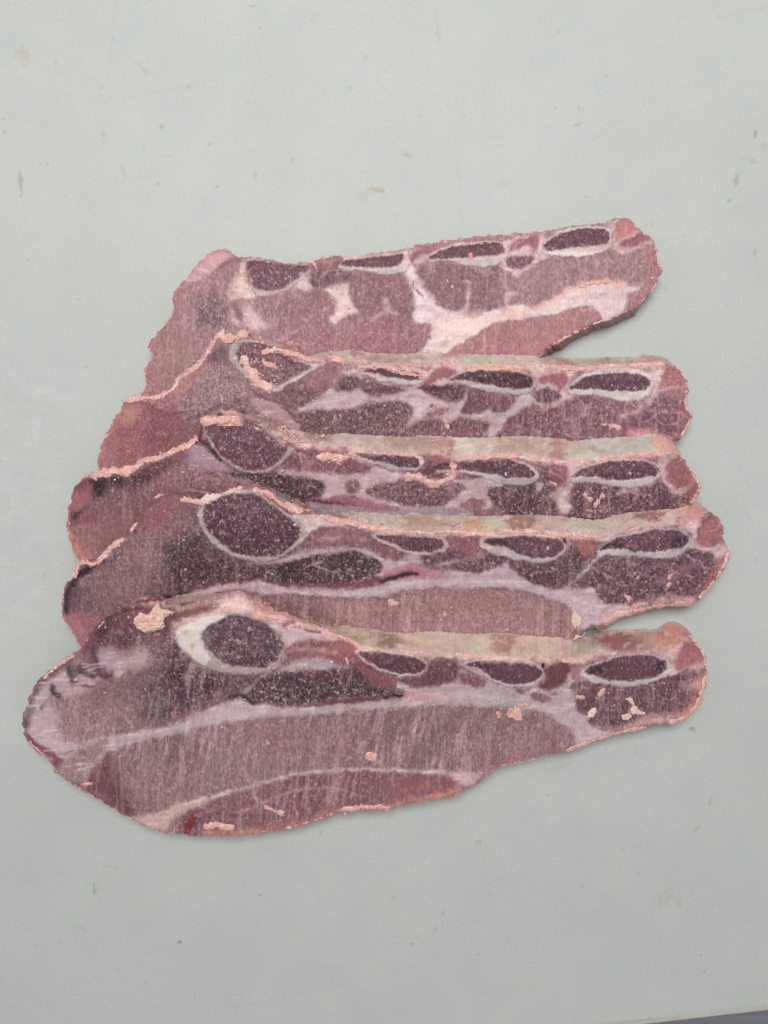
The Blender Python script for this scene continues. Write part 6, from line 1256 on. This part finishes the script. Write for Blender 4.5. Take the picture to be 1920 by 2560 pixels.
def build_crumbs(k, D, root, org, surf, g):
    """orange-pink crumbs of sawn fat strung along the cut, and frost flecks on the face"""
    CX_, CY_, SZ = [], [], []
    FL = []
    for (pth, width, cnt, size) in D['crumbs']:
        P_ = smooth(path(pth), False, 4)
        seg = np.hypot(*np.diff(P_, axis=0).T); cum = np.concatenate([[0], np.cumsum(seg)])
        FL.append((P_, width, min(1.0, cnt * size / 3.2 / max(cum[-1], 8)), size))
        cnt = int(cnt * .4)
        s = rng.uniform(0, cum[-1], cnt)
        keep = vnoise(s, s * 0 + width, 26, k) > rng.uniform(-1.3, .5, cnt)
        s = s[keep]
        x = np.interp(s, cum, P_[:, 0]); y = np.interp(s, cum, P_[:, 1])
        off = rng.standard_normal((2, len(s))) * width * .55
        CX_.append(x + off[0]); CY_.append(y + off[1]); SZ.append(size * rng.lognormal(-.45, .4, len(s)) * .6)
    if D['outer']:                       # stray bits stuck to the rim
        P_ = smooth(path(D['outer']), False, 3); n_ = 280
        t = rng.integers(0, len(P_), n_); CX_.append(P_[t, 0] + rng.normal(0, 8, n_)); CY_.append(P_[t, 1] + rng.uniform(2, 34, n_)); SZ.append(rng.lognormal(.2, .5, n_))
    x = np.concatenate(CX_); y = np.concatenate(CY_); sz = np.minimum(np.concatenate(SZ), 6)
    z, s = surf(x, y)
    ok = s < (30 if D['outer'] else 1); x, y, z, sz = x[ok], y[ok], z[ok], sz[ok]
    X3, Y3 = unproj(x, y, z * U)
    v, f, c = lumps(X3, Y3, z * U, sz * U, crumb_cols(len(x), CR), flat=.6, rough=.22)
    ob = add_mesh("loose_crumbs", v, f, CRUMB, None, tint=c, origin=org); ob.parent = root; ob["kind"] = "stuff"
    allp = np.concatenate([t[0] for t in FL]); lo = allp.min(0) - 14; hi = allp.max(0) + 14
    def field(x, y):
        out = np.full(x.shape, -9.0)
        for i, (P_, w, cov, size) in enumerate(FL):
            i0 = np.nonzero((x > P_[:, 0].min() - 14) & (x < P_[:, 0].max() + 14) & (y > P_[:, 1].min() - 14) & (y < P_[:, 1].max() + 14))[0]
            if not len(i0): continue
            d = sdf(x[i0], y[i0], P_, False)
            hw = .8 + w * .88 * (.8 + .55 * vnoise(x[i0], y[i0], 17, i))
            ff = hw - d - 5.4 * sstep(cov * 2 - .85, cov * 2 - .25, vnoise(x[i0], y[i0], 13, i + 3)) * (cov < .97)
            if cov > .45 and w >= 4: ff = ff + 1.6 * (np.ptp(P_[:, 0]) > 60)
            out[i0] = np.maximum(out[i0], ff)
        return out
    ob = crust("fat_crumbs", lo[0], lo[1], hi[0], hi[1], field, lambda a, b: surf(a, b)[0], 4.2, CR, org, seed=k, keep=lambda a, b: surf(a, b)[1] < (9 if D['outer'] else 1.5))
    if ob: ob.parent = root; ob["kind"] = "stuff"
    # frost flecks
    px, py, sds, label, parts, wear, ztop = g
    N = 1500 if k < 4 else 2200
    idx = np.nonzero(sds < -6)[0]; idx = rng.choice(idx, N * 4)
    w = wear[idx, 0] ** 1.3 * (.45 + .55 * vnoise(px[idx], py[idx], 28, k))
    idx = idx[rng.random(len(idx)) < w][:N]
    sz = rng.lognormal(-.05, .62, len(idx)).clip(.4, 5.5)
    x = px[idx]; y = py[idx]; z = ztop[idx] + sz * .15
    X3, Y3 = unproj(x, y, z * U)
    v, f, c = lumps(X3, Y3, z * U, sz * U * .8, crumb_cols(len(idx), PALE), flat=.35, rough=.32, stretch=.75)
    ob = add_mesh("frost_flecks", v, f, CRUMB, None, tint=c, origin=org); ob.parent = root; ob["kind"] = "stuff"

for k, D in enumerate(SL):
    root, org, surf, g = build_slice(k, D)
    build_crumbs(k, D, root, org, surf, g)

# ------------------------------------------------------------------ loose scraps lying on the slices
def scrap(name, label, k, poly, pal, n, size, height=3.0, flat=.7, lift=1.2):
    P_ = smooth(path(poly), True, 3)
    lo, hi = P_.min(0) - 8, P_.max(0) + 8
    surf = SURF[k]; c = P_.mean(0)
    z0 = float(surf(c[:1], c[1:])[0][0])
    X3, Y3 = unproj(c[0], c[1], z0 * U); org = (float(X3), float(Y3), z0 * U)
    o = crust(name, lo[0], lo[1], hi[0], hi[1], lambda x, y: -sdf(x, y, P_, True) + 1.0, lambda a, b: surf(a, b)[0] + lift, height, pal, org, step=1.3, seed=len(label) % 7, lump=size * 1.6)
    o.location = org
    prop(o, label=label, category="meat scrap")
    return o
scrap("fat_scrap", "ragged salmon clump of sawn fat on the nearest slice's upper left", 4,
      "K 945 270 1000 230 1060 240 1090 190 1140 150 1170 200 1270 220 1240 250 1190 270 1180 340 1130 370 1060 390 990 370 945 320", [(234, 186, 170), (240, 200, 184), (244, 214, 200)], 330, 5.6, 11)
CREAM = [(240, 216, 198), (234, 204, 186), (246, 226, 210)]
scrap("fat_scrap", "cream flake of fat on the fourth slice near its lower tip", 3, "N 410 130 440 90 470 130 500 155 460 210 425 215", CREAM, 110, 4.8, 3, .45)
scrap("fat_scrap", "large cream flake bridging the gap between fourth and nearest slices", 4, "N 440 220 490 215 522 262 480 300 425 325 432 280", CREAM, 150, 4.8, 3, .45, lift=13)
scrap("fat_scrap", "pale torn scrap on the dark right end of the nearest slice", 4, "N 850 790 890 780 920 840 970 880 995 905 900 910 880 870 900 840", [(232, 196, 184), (240, 214, 204), (224, 180, 170)], 130, 4.2, 4, .5)
scrap("fat_scrap", "small pale scrap below the torn scrap on the nearest slice's right end", 4, "N 805 920 850 900 900 930 860 950 820 945", [(226, 190, 176), (232, 204, 192)], 50, 4, 3, .5)
scrap("fat_scrap", "small cream scrap beside the white seam at the nearest slice's right end", 4, "N 560 880 600 860 605 900 570 935 535 930", [(232, 208, 192), (238, 218, 206)], 60, 4, 3, .5)
scrap("blood_clot", "small dark red clot at the bottom left rim of the nearest slice", 4, "O 1070 1090 1108 1095 1105 1140 1080 1170 1065 1220 1025 1222 1035 1160", [(140, 56, 62), (118, 44, 52), (160, 84, 86)], 110, 4.2, 2.5, .5)
scrap("fat_scrap", "tiny salmon flake on the third rib bone of the farthest slice", 0, "B 1180 375 1205 350 1220 385 1195 400", [(236, 150, 134)], 30, 3.2, 2, .5)
scrap("fat_scrap", "white frosted scrap on the fourth slice beside its big oval bone", 3, "G 1150 495 1190 440 1240 430 1310 430 1280 480 1200 500", [(240, 212, 196), (244, 226, 214), (236, 190, 172)], 110, 4.4, 5, .7)
